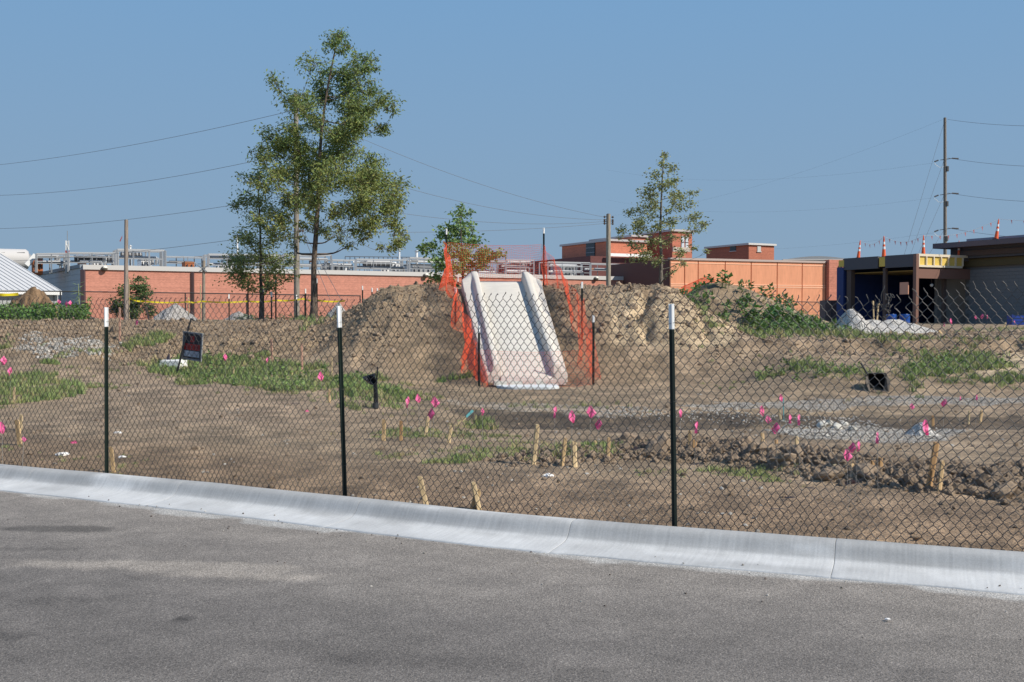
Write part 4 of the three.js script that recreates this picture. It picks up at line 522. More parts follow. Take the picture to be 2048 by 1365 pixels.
  const pen = std(0.85, 0.32, 0.3, 0.7), line = (a, b, nf, label) => { const o2 = thing('pennant_line', label, 'pennant line', null, 'pennant lines between the cones'), pts = []; for (let k = 0; k <= 14; k++) { const p = mid(a, b, k / 14); p.y -= Math.sin(Math.PI * k / 14) * 0.35; pts.push(p); } part(o2, 'cord', new MB().tube(pts, 0.009, 4, false).geo(), whiteMetal); const d = b.clone().sub(a).setY(0).normalize(); for (let k = 1; k < nf; k++) { const t = k / nf, p = mid(a, b, t); p.y -= Math.sin(Math.PI * t) * 0.35; const q = new MB(), w = d.clone().multiplyScalar(0.045); q.tri(p.clone().sub(w), p.clone().add(V(0.02, -0.26, 0.03)), p.clone().add(w)); part(o2, 'pennant', q.geo(), pen); } };
  const tipOf = (c, s) => c.position.clone().add(V(-Math.sin(c.rotation.z) * s, 0.98 * s, 0));
  line(tipOf(cs[0], 1.12), tipOf(cs[1], 1.3), 5, 'row of red pennants between the two cones on the left'); line(tipOf(cs[1], 1.3), tipOf(cs[2], 1.15), 7, 'row of red pennants across the middle of the unfinished roof'); line(tipOf(cs[2], 1.15), tipOf(cs[4], 1.2), 9, 'row of red pennants rising to the upper roof'); line(tipOf(cs[4], 1.2), at(-8, V0 - 1, yW + 1.2), 7, 'row of red pennants above the overhanging roof');
  // dark site container left of the open front
  const bx = thing('site_cabinet', 'dark brown steel site cabinet beside the blue corner board', 'cabinet'), q0 = P(1651, 601, 66), q1 = P(1676, 601, 66); part(bx, 'cabinet_body', new MB().box((q0.x + q1.x) / 2, (q0.y + 1.0) / 2, -66.6, q1.x - q0.x, q0.y - 1.0, 1.2).geo(), std(0.13, 0.085, 0.08, 0.7)); part(bx, 'door_seam', new MB().box((q0.x + q1.x) / 2, (q0.y + 1.0) / 2, -65.985, 0.02, q0.y - 1.1, 0.02).geo(), darkMetal);
  // blue barrels and a blue tarp
  const barrel = (px, label) => { const b = thing('blue_barrel', label, 'barrel', V((px - CX) / FOCAL * 56, 1.2, -56), 'blue barrels by the open front'), pts = [[0.001, 0], [0.24, 0], [0.26, 0.03], [0.26, 0.2], [0.275, 0.22], [0.275, 0.25], [0.26, 0.27], [0.26, 0.45], [0.275, 0.47], [0.275, 0.5], [0.26, 0.52], [0.26, 0.68], [0.245, 0.7], [0.22, 0.69], [0.001, 0.69]].map(([x, y]) => new THREE.Vector2(x, y * 0.85)); part(b, 'drum', new THREE.LatheGeometry(pts, 20), std(0.01, 0.07, 0.32, 0.35)); part(b, 'bung', new THREE.CylinderGeometry(0.03, 0.03, 0.03, 10).translate(0.1, 0.6, 0), whiteMetal); };
  barrel(1783, 'blue plastic barrel nearest the gravel heap'); barrel(1810, 'blue plastic barrel next to the brown corner column');
  const tp = thing('blue_crate', 'low blue crate in front of the block wing at the right edge', 'crate'), t0 = P(2020, 629, 54), t1 = P(2060, 629, 54); const cr = new MB(); for (let k = 0; k < 3; k++) cr.box((t0.x + t1.x) / 2, 1.22 + 0.09 + k * 0.17, -54, t1.x - t0.x, 0.14, 0.6); part(tp, 'side_slats', cr.geo(), std(0.01, 0.05, 0.3, 0.5)); part(tp, 'base', new MB().box((t0.x + t1.x) / 2, 1.24, -54, t1.x - t0.x + 0.04, 0.06, 0.64).geo(), std(0.01, 0.04, 0.22, 0.5)); for (const x of [t0.x, t1.x]) part(tp, 'corner_post', new MB().box(x, 1.5, -53.69, 0.06, 0.56, 0.06).geo(), std(0.01, 0.04, 0.22, 0.5));
}
// ---------------------------------------------------------------- trees
const barkTex = dataTex(256, (u, v) => { const k = 0.62 + 0.5 * (tnoise(u, v * 0.25, 48, 1) - 0.5) + 0.3 * (tf(u, v, 8, 4, 2) - 0.5); return [k, k * 0.98, k * 0.95]; }, true);
const leafMat = new THREE.MeshPhysicalMaterial({ vertexColors: true, roughness: 0.85, transmission: 0.3, thickness: 0, side: THREE.DoubleSide });
// leaves: pointed folded blades, six vertices / four triangles each, colour per leaf
class Leaves {
  constructor() { this.p = []; this.c = []; }
  add(o, dir, side, len, wid, col) { const n = V().crossVectors(dir, side), tip = o.clone().addScaledVector(dir, len), m = o.clone().addScaledVector(dir, len * 0.45), l = m.clone().addScaledVector(side, wid / 2).addScaledVector(n, wid * 0.16), r = m.clone().addScaledVector(side, -wid / 2).addScaledVector(n, wid * 0.16); for (const q of [o, l, tip, o, tip, r]) { this.p.push(q.x, q.y, q.z); this.c.push(...col); } }
  geo() { const g = new THREE.BufferGeometry(); g.setAttribute('position', new THREE.Float32BufferAttribute(this.p, 3)); g.setAttribute('color', new THREE.Float32BufferAttribute(this.c, 3)); g.computeVertexNormals(); return g; }
}
const rdir = () => { const z = rr(-1, 1), a = rr(0, 6.283), s = Math.sqrt(1 - z * z); return V(s * Math.cos(a), z, s * Math.sin(a)); };
function makeTree(o) {
  seed(o.seed); const D = o.D, g0 = onGround(o.base[0], D), t = thing('tree', o.label, 'tree', g0, o.group), px = FOCAL / D, loc = (x, y, dz = 0) => P(x, y, D).sub(g0).add(V(0, 0, dz));
  const trunk = [V(0, -0.15, 0), ...o.trunk.map(([x, y, dz = 0]) => loc(x, y, dz))], tr = trunk.map((p, i) => lerp(o.r0, o.r1, Math.pow(i / (trunk.length - 1), 0.75))); tr[0] *= 1.35;
  const curve = new THREE.CatmullRomCurve3(trunk), NT = 26, tp = curve.getPoints(NT), wood = new MB(); wood.tube(tp, tp.map((p, i) => { const f = i / NT * (trunk.length - 1), k = Math.min(trunk.length - 2, Math.floor(f)); return lerp(tr[k], tr[k + 1], f - k); }), 9);
  const bark = new THREE.MeshStandardMaterial({ color: new THREE.Color().setRGB(...o.bark), map: barkTex, bumpMap: barkTex, bumpScale: 0.01, roughness: 0.95 });
  part(t, 'trunk', wood.geo(), bark);
  const limbs = new MB(), lv = new Leaves(), cx = o.base[0];
  const trunkAt = (y) => { let b = tp[0], bd = 1e9; for (const p of tp) { const d = Math.abs(p.y - y); if (d < bd) { bd = d; b = p; } } return b; };
  const lobes = []; for (const l of o.lobes) { const near = o.lobes.filter((q) => Math.abs(q[1] - l[1]) < 45), R = Math.max(...near.map((q) => Math.abs(q[0] - cx) + q[2] * 0.6)), dx = l[0] - cx, zz = Math.sqrt(Math.max(0, R * R - dx * dx)); lobes.push([l[0], l[1], l[2], rr(-0.85, 0.85) * zz / px, l[3] ?? 1]); for (let q = 0; q < 3; q++) if (rnd() < (o.fill ?? 0.3)) lobes.push([l[0] + rr(-0.9, 0.9) * l[2], l[1] + rr(-0.9, 0.7) * l[2], l[2] * 0.8, rr(-0.95, 0.95) * zz / px, 0.75]); }
  // limbs grow outwards: every clump hangs on the nearest piece of wood below it
  const nodes = []; for (const p of curve.getPoints(60)) if (p.y > o.first) nodes.push([p, o.r0 * (1 - p.y / (o.H * 1.15)) * 0.75]);
  const todo = lobes.map((l) => ({ l, c: loc(l[0], l[1], l[3]) })); for (const q of todo) { const tr2 = trunkAt(q.c.y); q.out = Math.hypot(q.c.x - tr2.x, q.c.z); } todo.sort((a2, b2) => a2.out - b2.out);
  for (const { l: [x, y, r, dz, dens], c, out } of todo) {
    const rad = r / px; let st = nodes[0], bs = 1e9; for (const nd of nodes) { const d = nd[0].distanceTo(c), up = (c.y - nd[0].y) / (d + 1e-3), cost = d * (1 + (up < 0.25 ? (0.25 - up) * 2.2 : 0) + (up > 0.9 ? 0.3 : 0)); if (cost < bs) { bs = cost; st = nd; } }
    const L = st[0].distanceTo(c), m = st[0].clone().lerp(c, 0.5); m.y -= L * (o.bow ?? 0.12); m.add(V(gauss(), gauss() * 0.5, gauss()).multiplyScalar(L * 0.09)); const m2 = st[0].clone().lerp(c, 0.78).add(V(gauss(), gauss() * 0.6, gauss()).multiplyScalar(L * 0.07));
    const bc = new THREE.CatmullRomCurve3([st[0], m, m2, c]), bp = bc.getPoints(9), br = Math.min(st[1] * 0.62, 0.012 + L * 0.022); limbs.tube(bp, bp.map((p, i) => lerp(br, 0.006, Math.pow(i / 9, 0.85))), 5, false); bp.forEach((p, i) => { if (i > 2) nodes.push([p, lerp(br, 0.008, i / 9)]); });
    const twigs = Math.round((o.twigs ?? 7) * clamp(rad / 0.4, 0.5, 1.6)), per = Math.round(o.leaves * dens * (rad / 0.45) ** 2 / twigs);
    for (let k = 0; k < twigs; k++) {
      const from = bc.getPoint(rr(0.35, 1)), d = rdir(); d.y = d.y * 0.7 + 0.15; const end = c.clone().addScaledVector(d, rad * rr(0.5, 1.5)), tw = [from, from.clone().lerp(end, 0.5).add(V(gauss() * 0.05, 0.04, gauss() * 0.05)), end]; limbs.tube(tw, [0.008, 0.006, 0.003], 3, false);
      const tone = rnd();
      for (let i = 0; i < per; i++) {
        const a = Math.pow(rnd(), 0.7), p = a < 0.5 ? tw[0].clone().lerp(tw[1], a * 2) : tw[1].clone().lerp(tw[2], a * 2 - 1); p.add(V(gauss(), gauss() * 0.8, gauss()).multiplyScalar(rad * 0.42 + 0.04));
        const dr = rdir(); dr.y = dr.y * 0.55 - (o.droop ?? 0.4); dr.normalize(); const sd = V().crossVectors(dr, rdir()).normalize(), len = o.leaf * rr(0.65, 1.3), k2 = rr(0.78, 1.25) * lerp(0.85, 1.15, tone), yl = clamp((o.yellow ?? 0.15) + (o.lowYellow ?? 0) * (1 - c.y / o.H) + gauss() * 0.25, 0, 1);
        lv.add(p, dr, sd, len, len * o.aspect, [lerp(o.green[0], o.gold[0], yl) * k2, lerp(o.green[1], o.gold[1], yl) * k2, lerp(o.green[2], o.gold[2], yl) * k2]);
      }
    }
  }
  part(t, 'branches', limbs.geo(), bark); part(t, 'crown', lv.geo(), leafMat); return t;
}
const green = [0.125, 0.225, 0.055], gold = [0.38, 0.32, 0.06];
makeTree({ seed: 5, D: 32, base: [627, 640], H: 8.8, label: 'tallest tree with long bare trunk and feathery green crown left of the slide', r0: 0.115, r1: 0.02, first: 1.55, bark: [0.36, 0.29, 0.24], trunk: [[627.5, 600], [627.5, 530], [633, 450], [637, 370], [640, 300], [648, 220], [660, 150], [672, 90]],
  lobes: [[672, 92, 24], [690, 98, 16], [655, 138, 28], [690, 150, 32], [728, 112, 18], [735, 140, 16], [640, 178, 32], [680, 195, 34], [712, 180, 26], [735, 165, 18], [600, 205, 26], [612, 235, 30], [655, 250, 34], [700, 245, 34], [745, 225, 28], [775, 200, 20], [786, 215, 12], [755, 250, 16], [575, 250, 26], [558, 288, 32], [592, 300, 34], [640, 310, 36], [690, 300, 32], [735, 265, 24], [742, 320, 26], [715, 335, 22], [545, 325, 24], [580, 352, 34], [622, 365, 36], [678, 365, 34], [728, 372, 34], [768, 368, 32], [785, 395, 26], [560, 395, 26], [605, 402, 24], [650, 405, 28], [700, 408, 30], [745, 415, 34], [782, 428, 26], [797, 410, 14], [797, 452, 18], [760, 455, 26], [715, 448, 22], [690, 462, 14, 0.5], [775, 492, 12], [800, 487, 14], [735, 480, 12, 0.5], [555, 440, 20, 0.6], [530, 300, 12], [585, 440, 16, 0.4], [545, 470, 14, 0.4], [600, 330, 26], [655, 340, 28], [602, 470, 14, 0.4], [660, 468, 16, 0.4], [630, 445, 16, 0.5], [700, 490, 12, 0.4], [570, 480, 12, 0.35]],
  leaves: 540, leaf: 0.108, aspect: 0.36, green, gold, yellow: 0.12, lowYellow: 0.4, droop: 0.55, rise: 0.55, bow: 0.1, fill: 0.6, twigs: 11 });
makeTree({ seed: 9, D: 34.5, base: [522, 640], H: 5.2, label: 'slender small-leaved tree with crown down low, left of the tallest tree', r0: 0.075, r1: 0.012, first: 0.95, bark: [0.3, 0.26, 0.23], trunk: [[522, 600], [521, 540], [520, 460], [517, 400], [514, 345]],
  lobes: [[514, 350, 19], [500, 368, 22], [530, 382, 24], [490, 395, 22], [468, 402, 17], [462, 415, 10], [515, 412, 29], [548, 415, 19], [500, 440, 29], [532, 455, 31], [480, 470, 24], [508, 490, 34], [550, 485, 29], [575, 520, 19], [472, 515, 26], [500, 530, 34], [540, 532, 34], [568, 550, 26], [584, 560, 17], [462, 545, 19], [488, 558, 29], [525, 566, 29], [553, 572, 19], [505, 580, 17, 0.6], [475, 570, 14], [560, 430, 17]],
  leaves: 260, leaf: 0.1, aspect: 0.45, green: [0.21, 0.31, 0.11], gold, yellow: 0.2, lowYellow: 0.25, droop: 0.3, rise: 0.9, fill: 0.35 });
makeTree({ seed: 14, D: 37, base: [925, 600], H: 5, label: 'leafy round-leaved tree standing behind the left side of the slide', r0: 0.07, r1: 0.012, first: 0.6, bark: [0.28, 0.24, 0.21], trunk: [[926, 560], [925, 520], [922, 470], [920, 430]],
  lobes: [[920, 432, 14], [905, 452, 16], [934, 458, 16], [940, 425, 8, 0.5], [882, 472, 18], [912, 478, 22], [948, 482, 16], [862, 494, 16], [893, 508, 22], [928, 508, 24], [958, 506, 18], [984, 510, 16], [1004, 510, 10], [848, 500, 10], [878, 530, 18], [915, 535, 22], [945, 532, 20], [872, 556, 14], [898, 566, 14], [970, 528, 12], [885, 580, 8]],
  leaves: 240, leaf: 0.125, aspect: 0.6, green: [0.17, 0.3, 0.09], gold: [0.3, 0.3, 0.07], yellow: 0.15, droop: 0.15, rise: 0.9, fill: 0.6 });
makeTree({ seed: 23, D: 41, base: [1322, 590], H: 6.2, label: 'sparse tree with grey branching stem on the mound right of the pale pole', r0: 0.1, r1: 0.012, first: 0.35, bark: [0.42, 0.38, 0.34], trunk: [[1322, 560], [1323, 520], [1321, 470], [1323, 400], [1326, 340], [1329, 305]],
  lobes: [[1328, 310, 8], [1318, 330, 14], [1336, 345, 12], [1303, 360, 17], [1345, 368, 15], [1324, 380, 20], [1294, 388, 15], [1360, 388, 15], [1387, 385, 10], [1310, 410, 22], [1342, 415, 22], [1375, 412, 14], [1256, 428, 13], [1278, 420, 11], [1290, 440, 17], [1350, 440, 17], [1385, 438, 15], [1243, 455, 13], [1268, 460, 15], [1308, 455, 17], [1390, 462, 15], [1406, 450, 9], [1300, 490, 18], [1340, 480, 13], [1270, 492, 13], [1395, 494, 12], [1411, 502, 7], [1288, 516, 18], [1318, 522, 15], [1358, 508, 12], [1374, 530, 9], [1338, 545, 10], [1262, 520, 8], [1240, 478, 8]],
  leaves: 210, leaf: 0.11, aspect: 0.55, green: [0.21, 0.27, 0.1], gold: [0.4, 0.35, 0.12], yellow: 0.25, droop: 0.1, rise: 1.15, bow: 0.02, fill: 0.5, twigs: 6 });
makeTree({ seed: 31, D: 60, base: [272, 640], H: 3, label: 'dark evergreen bush in front of the brick wall by the wooden pole', r0: 0.06, r1: 0.02, first: 0.2, bark: [0.2, 0.16, 0.13], trunk: [[272, 620], [273, 590], [277, 560]],
  lobes: [[280, 560, 9], [270, 575, 14], [290, 578, 13], [262, 590, 14], [282, 595, 16], [298, 590, 8], [245, 610, 16], [270, 615, 18], [292, 615, 14], [232, 622, 14], [255, 630, 16], [285, 630, 14], [305, 628, 10]], leaves: 300, leaf: 0.17, aspect: 0.4, green: [0.075, 0.14, 0.035], gold: [0.16, 0.16, 0.05], yellow: 0.1, droop: 0, rise: 0.5, fill: 0.4 });
// ---------------------------------------------------------------- grass and weeds
function sampleIn(pg, n, fn, fray = 0.6) { let got = 0, tries = 0; const b = pg.b; while (got < n && tries < n * 40) { tries++; const x = rr(b[0] - fray * 0.5, b[1] + fray * 0.5), D = rr(b[2] - fray * 0.5, b[3] + fray * 0.5); if (inside(pg, x, D, fray)) { got++; fn(x, D); } } }
function bladeTuft(n, h, spread) { const mb = { p: [], i: [] }; for (let k = 0; k < n; k++) { const a = rr(0, 6.283), ox = gauss() * spread, oz = gauss() * spread, L = h * rr(0.6, 1.15), ln = rr(0.15, 0.6) * L, w = 0.0075, dx = Math.cos(a), dz = Math.sin(a), pts = [[0, 0], [0.25, 0.5], [0.62, 0.84], [1, 1]]; const pr = pts.map(([l, y]) => [ox + dx * ln * l, y * L * 0.95, oz + dz * ln * l]); const q = (i, s) => { const ww = w * (1 - i / 3.4) * s; return [pr[i][0] - dz * ww, pr[i][1], pr[i][2] + dx * ww]; }; for (let i = 0; i < 3; i++) { const A = q(i, 1), B = q(i, -1), C = q(i + 1, -1), E = q(i + 1, 1); mb.p.push(...A, ...B, ...C, ...A, ...C, ...E); } } const g = new THREE.BufferGeometry(); g.setAttribute('position', new THREE.Float32BufferAttribute(mb.p, 3)); g.computeVertexNormals(); return g; }
const grassMat = new THREE.MeshPhysicalMaterial({ roughness: 0.8, transmission: 0.25, thickness: 0, side: THREE.DoubleSide });
const M4 = new THREE.Matrix4(), Q = new THREE.Quaternion(), E3 = new THREE.Euler(), COL = new THREE.Color();
function scatter(name, geo, mat, list, kind = 'stuff', label) { const im = new THREE.InstancedMesh(geo, mat, list.length); im.name = numbered(name); im.userData = { kind }; if (label) im.userData.label = label; im.castShadow = im.receiveShadow = true; list.forEach(([p, e, s, c], i) => { Q.setFromEuler(e); M4.compose(p, Q, s); im.setMatrixAt(i, M4); im.setColorAt(i, COL.setRGB(...c)); }); scene.add(im); return im; }
seed(600);
{
  const tuftA = bladeTuft(15, 0.14, 0.075), tuftB = bladeTuft(14, 0.1, 0.08), lists = [[], []];
  const put = (pts, n, hs, dry = 0.1, fray = 0.6, which = 0, fr2 = fray * 1.8) => { const pg = poly(pts); sampleIn(pg, Math.round(n * 0.16), (x, D) => { const k = rr(0.9, 1.4), d = rnd() < 0.3 ? 1 : rr(0, 0.5); lists[1].push([V(x, height(x, D) - 0.012, -D), E3.clone().set(rr(-0.3, 0.3), rr(0, 6.28), rr(-0.3, 0.3)), V(1, 1, 1).multiplyScalar(hs * rr(0.3, 0.9)), [lerp(0.155, 0.36, d) * k, lerp(0.235, 0.31, d) * k, lerp(0.07, 0.15, d) * k]]); }, fray * 4.5); sampleIn(pg, n, (x, D) => { if (rnd() > 0.12 + 0.95 * sstep(0.38, 0.66, fbm(x * 1.1, D * 1.1, 3, 78))) return; const d = rnd() < 0.1 ? 1 : clamp(dry + 0.08 + gauss() * 0.3, 0, 1), k = rr(1.0, 1.55) * (0.85 + 0.3 * vnoise(x * 0.9, D * 0.9, 77)); lists[which].push([V(x, height(x, D) - 0.012, -D), E3.clone().set(rr(-0.2, 0.2), rr(0, 6.28), rr(-0.2, 0.2)), V(1, 1, 1).multiplyScalar(hs * (0.3 + 0.85 * Math.pow(rnd(), 1.6))), [lerp(0.155, 0.36, d) * k, lerp(0.235, 0.31, d) * k, lerp(0.07, 0.15, d) * k]]); }, fr2); };
  put([[0, 752], [80, 750], [140, 764], [178, 782], [150, 796], [60, 804], [0, 808]], 1500, 1, 0.1, 0.5); put([[-120, 755], [0, 752], [0, 808], [-120, 800]], 500, 1);
  put([[285, 738], [370, 722], [480, 716], [560, 726], [660, 742], [760, 768], [812, 798], [770, 816], [690, 808], [600, 792], [500, 780], [420, 766], [340, 750]], 4200, 1.15, 0.08, 0.5);
  put([[620, 800], [720, 812], [820, 806], [800, 822], [680, 826], [600, 812]], 260, 0.8, 0.2, 0.8);
  put([[770, 868], [860, 860], [960, 872], [1075, 878], [1060, 892], [900, 884], [790, 880]], 520, 0.7, 0.16, 0.5, 1); put([[810, 908], [930, 896], [1060, 890], [1080, 906], [1190, 900], [1220, 918], [1100, 932], [960, 922], [860, 920]], 900, 0.75, 0.2, 0.45, 1);
  put([[960, 845], [1000, 842], [1005, 860], [965, 862]], 70, 1.0, 0.05, 0.3); put([[1070, 905], [1210, 895], [1215, 912], [1080, 925]], 260, 1.0, 0.08, 0.3, 1);
  put([[1400, 935], [1560, 958], [1545, 975], [1360, 950]], 200, 0.7, 0.2, 0.4, 1);
  put([[1520, 735], [1560, 722], [1720, 740], [1740, 770], [1620, 785], [1530, 760]], 330, 1.2, 0.1, 0.9); put([[1790, 740], [1880, 700], [1960, 698], [2010, 712], [1960, 745], [1900, 780], [1800, 782]], 850, 1.3, 0.12, 0.7); put([[1930, 762], [2060, 752], [2060, 770], [1940, 780]], 300, 1.0, 0.1, 0.4);
  put([[570, 668], [610, 650], [640, 646], [650, 660], [600, 672]], 240, 1.5, 0.05, 0.3); put([[885, 752], [930, 744], [950, 756], [900, 768]], 140, 1.2, 0.05, 0.25); put([[0, 690], [40, 680], [45, 692], [0, 702]], 140, 1.2); put([[220, 690], [330, 680], [335, 694], [230, 704]], 420, 1.1, 0.15, 0.6); put([[85, 730], [115, 724], [118, 734], [88, 738]], 90, 0.9); put([[140, 712], [200, 706], [200, 718], [150, 722]], 150, 0.9, 0.2); put([[0, 650], [60, 645], [60, 655], [0, 660]], 120, 1.2, 0.2);
  put([[1500, 652], [1600, 640], [1660, 648], [1660, 676], [1560, 682], [1500, 672]], 900, 1.7, 0.2, 0.6); put([[1660, 664], [1760, 676], [1890, 676], [1890, 688], [1760, 692], [1650, 684]], 420, 1.5, 0.2, 0.5); put([[1900, 664], [2060, 656], [2060, 664], [1900, 672]], 150, 1.1, 0.3, 0.6); put([[1760, 688], [1960, 684], [1960, 694], [1760, 700]], 150, 1, 0.2, 0.5); put([[1385, 625], [1440, 640], [1430, 652], [1390, 650]], 110, 1.2, 0.1, 0.4);
  put([[1000, 800], [1240, 812], [1240, 826], [1000, 815]], 40, 0.8, 0.2, 0.6); put([[0, 880], [240, 930], [200, 935], [0, 900]], 90, 0.5, 0.3, 0.6, 1);
  scatter('grass', tuftA, grassMat, lists[0]); scatter('short_grass', tuftB, grassMat, lists[1]); console.log('grass', lists[0].length, lists[1].length);
}
function weeds(name, label, n, place, o) { const lv = new Leaves(), st = new MB(); seed(o.seed); for (let i = 0; i < n; i++) { const p = place(i); if (!p) continue; const H = o.h * rr(0.55, 1.2), lean = V(gauss() * 0.25, 1, gauss() * 0.25).normalize(), top = p.clone().addScaledVector(lean, H); st.tube([p, p.clone().lerp(top, 0.5).add(V(gauss() * 0.03, 0, gauss() * 0.03)), top], [0.008, 0.006, 0.003], 3, false); const k = rr(0.75, 1.25); for (let j = 0; j < o.leaves; j++) { const a = p.clone().lerp(top, rr(0.15, 1)).add(V(gauss(), gauss() * 0.4, gauss()).multiplyScalar(o.spread)), d = rdir(); d.y = d.y * 0.5 + 0.15; d.normalize(); const L = o.leaf * rr(0.6, 1.35), q = k * rr(0.8, 1.2), y = clamp(gauss() * 0.3 + 0.1, 0, 1); lv.add(a, d, V().crossVectors(d, rdir()).normalize(), L, L * o.aspect, [lerp(o.c[0], 0.3, y * 0.5) * q, lerp(o.c[1], 0.28, y * 0.5) * q, o.c[2] * q]); } } const gp = lv.geo(), m = new THREE.Mesh(gp, leafMat); m.name = numbered(name); m.castShadow = m.receiveShadow = true; m.userData = { kind: 'stuff', label }; scene.add(m); const s = new THREE.Mesh(st.geo(), std(0.2, 0.24, 0.08, 0.9)); s.name = 'stems'; m.add(s); }
weeds('weeds', 'thick green weeds along the left edge of the site', 260, () => { const D = rr(33.5, 39), px = rr(-60, 168); return onGround(px, D); }, { seed: 3, h: 0.55, leaves: 30, spread: 0.11, leaf: 0.16, aspect: 0.4, c: [0.1, 0.22, 0.045] });
weeds('weeds', 'sprawling green weeds over the right-hand dirt pile', 300, (i) => { if (i < 170) { const x = rr(5.4, 9.8), D = rr(31.5, 36); return rnd() < 0.3 ? V(x, height(x, D), -D) : null; } const x = rr(7.0, 9.2), D = rr(28.5, 33); return rnd() < 0.55 ? V(x, height(x, D), -D) : null; }, { seed: 4, h: 0.36, leaves: 20, spread: 0.09, leaf: 0.14, aspect: 0.55, c: [0.1, 0.2, 0.05] });
weeds('weeds', 'low dark weeds between the posts near the slender tree', 110, () => onGround(rr(470, 705), rr(36, 39)), { seed: 5, h: 0.42, leaves: 16, spread: 0.1, leaf: 0.11, aspect: 0.4, c: [0.08, 0.14, 0.07] });
{ const gB = poly([[300, 738], [480, 722], [660, 746], [800, 798], [680, 806], [500, 780], [360, 752]]), gD = poly([[1520, 740], [1720, 742], [1740, 770], [1620, 785], [1530, 762]]), gE = poly([[1800, 740], [1890, 702], [2010, 712], [1900, 782], [1800, 782]]), pts = []; seed(61); for (const [g, n] of [[gB, 90], [gD, 22], [gE, 45]]) sampleIn(g, n, (x, D) => pts.push(V(x, height(x, D), -D)), 1.2); weeds('weeds', 'scattered broad-leaved weeds among the grass', pts.length, (i) => pts[i], { seed: 6, h: 0.2, leaves: 9, spread: 0.05, leaf: 0.09, aspect: 0.5, c: [0.14, 0.24, 0.06] }); }
{ // tall pale weed stalks at the left
  seed(88); for (const [px, D, H, label] of [[157, 36, 1.35, 'tall pale weed stalk with a few leaves by the corner of the factory'], [176, 37, 0.95, 'shorter leafy weed in front of the brick corner']]) { const b = onGround(px, D), w = thing('weed_stalk', label, 'weed', b), lv = new Leaves(); part(w, 'stalk', new MB().tube([V(0, 0, 0), V(0.02, H * 0.5, 0), V(0, H, 0)], [0.016, 0.012, 0.006], 5).geo(), std(0.45, 0.5, 0.2, 0.9)); for (let k = 0; k < 34; k++) { const d = rdir(); d.y *= 0.4; d.normalize(); lv.add(V(0, H * rr(0.3, 1), 0), d, V().crossVectors(d, V(0, 1, 0)).normalize(), rr(0.14, 0.36), 0.07, [0.2, 0.3, 0.07]); } part(w, 'leaves', lv.geo(), leafMat); }
  // broad-leaved plants on top of the right pile
  for (const [px, D, n, label] of [[1446, 34.6, 26, 'broad-leaved plant on the crest of the right dirt pile'], [1526, 32.2, 60, 'clump of broad leaves on the right slope of the dirt pile'], [1560, 31.6, 60, 'clump of broad leaves above the two pale stakes']]) { const b = onGround(px, D), w = thing('broadleaf_plant', label, 'plant', b, 'broad-leaved plants on the pile'), lv = new Leaves(), st = new MB(); for (let k = 0; k < n; k++) { const d = rdir(); d.y = Math.abs(d.y) * 0.5; d.normalize(); const o2 = V(gauss() * n * 0.006, rr(0.15, 0.55), gauss() * 0.2), s = rr(0.14, 0.26); lv.add(o2, d, V().crossVectors(d, V(0, 1, 0)).normalize(), s, s * 0.85, [0.11 * rr(0.8, 1.2), 0.24 * rr(0.8, 1.2), 0.05]); if (k % 3 === 0) st.tube([V(o2.x * 0.3, -0.05, o2.z * 0.3), o2], [0.01, 0.006], 4, false); } part(w, 'leaves', lv.geo(), leafMat); part(w, 'stems', st.geo(), std(0.2, 0.26, 0.09, 0.9)); }
}
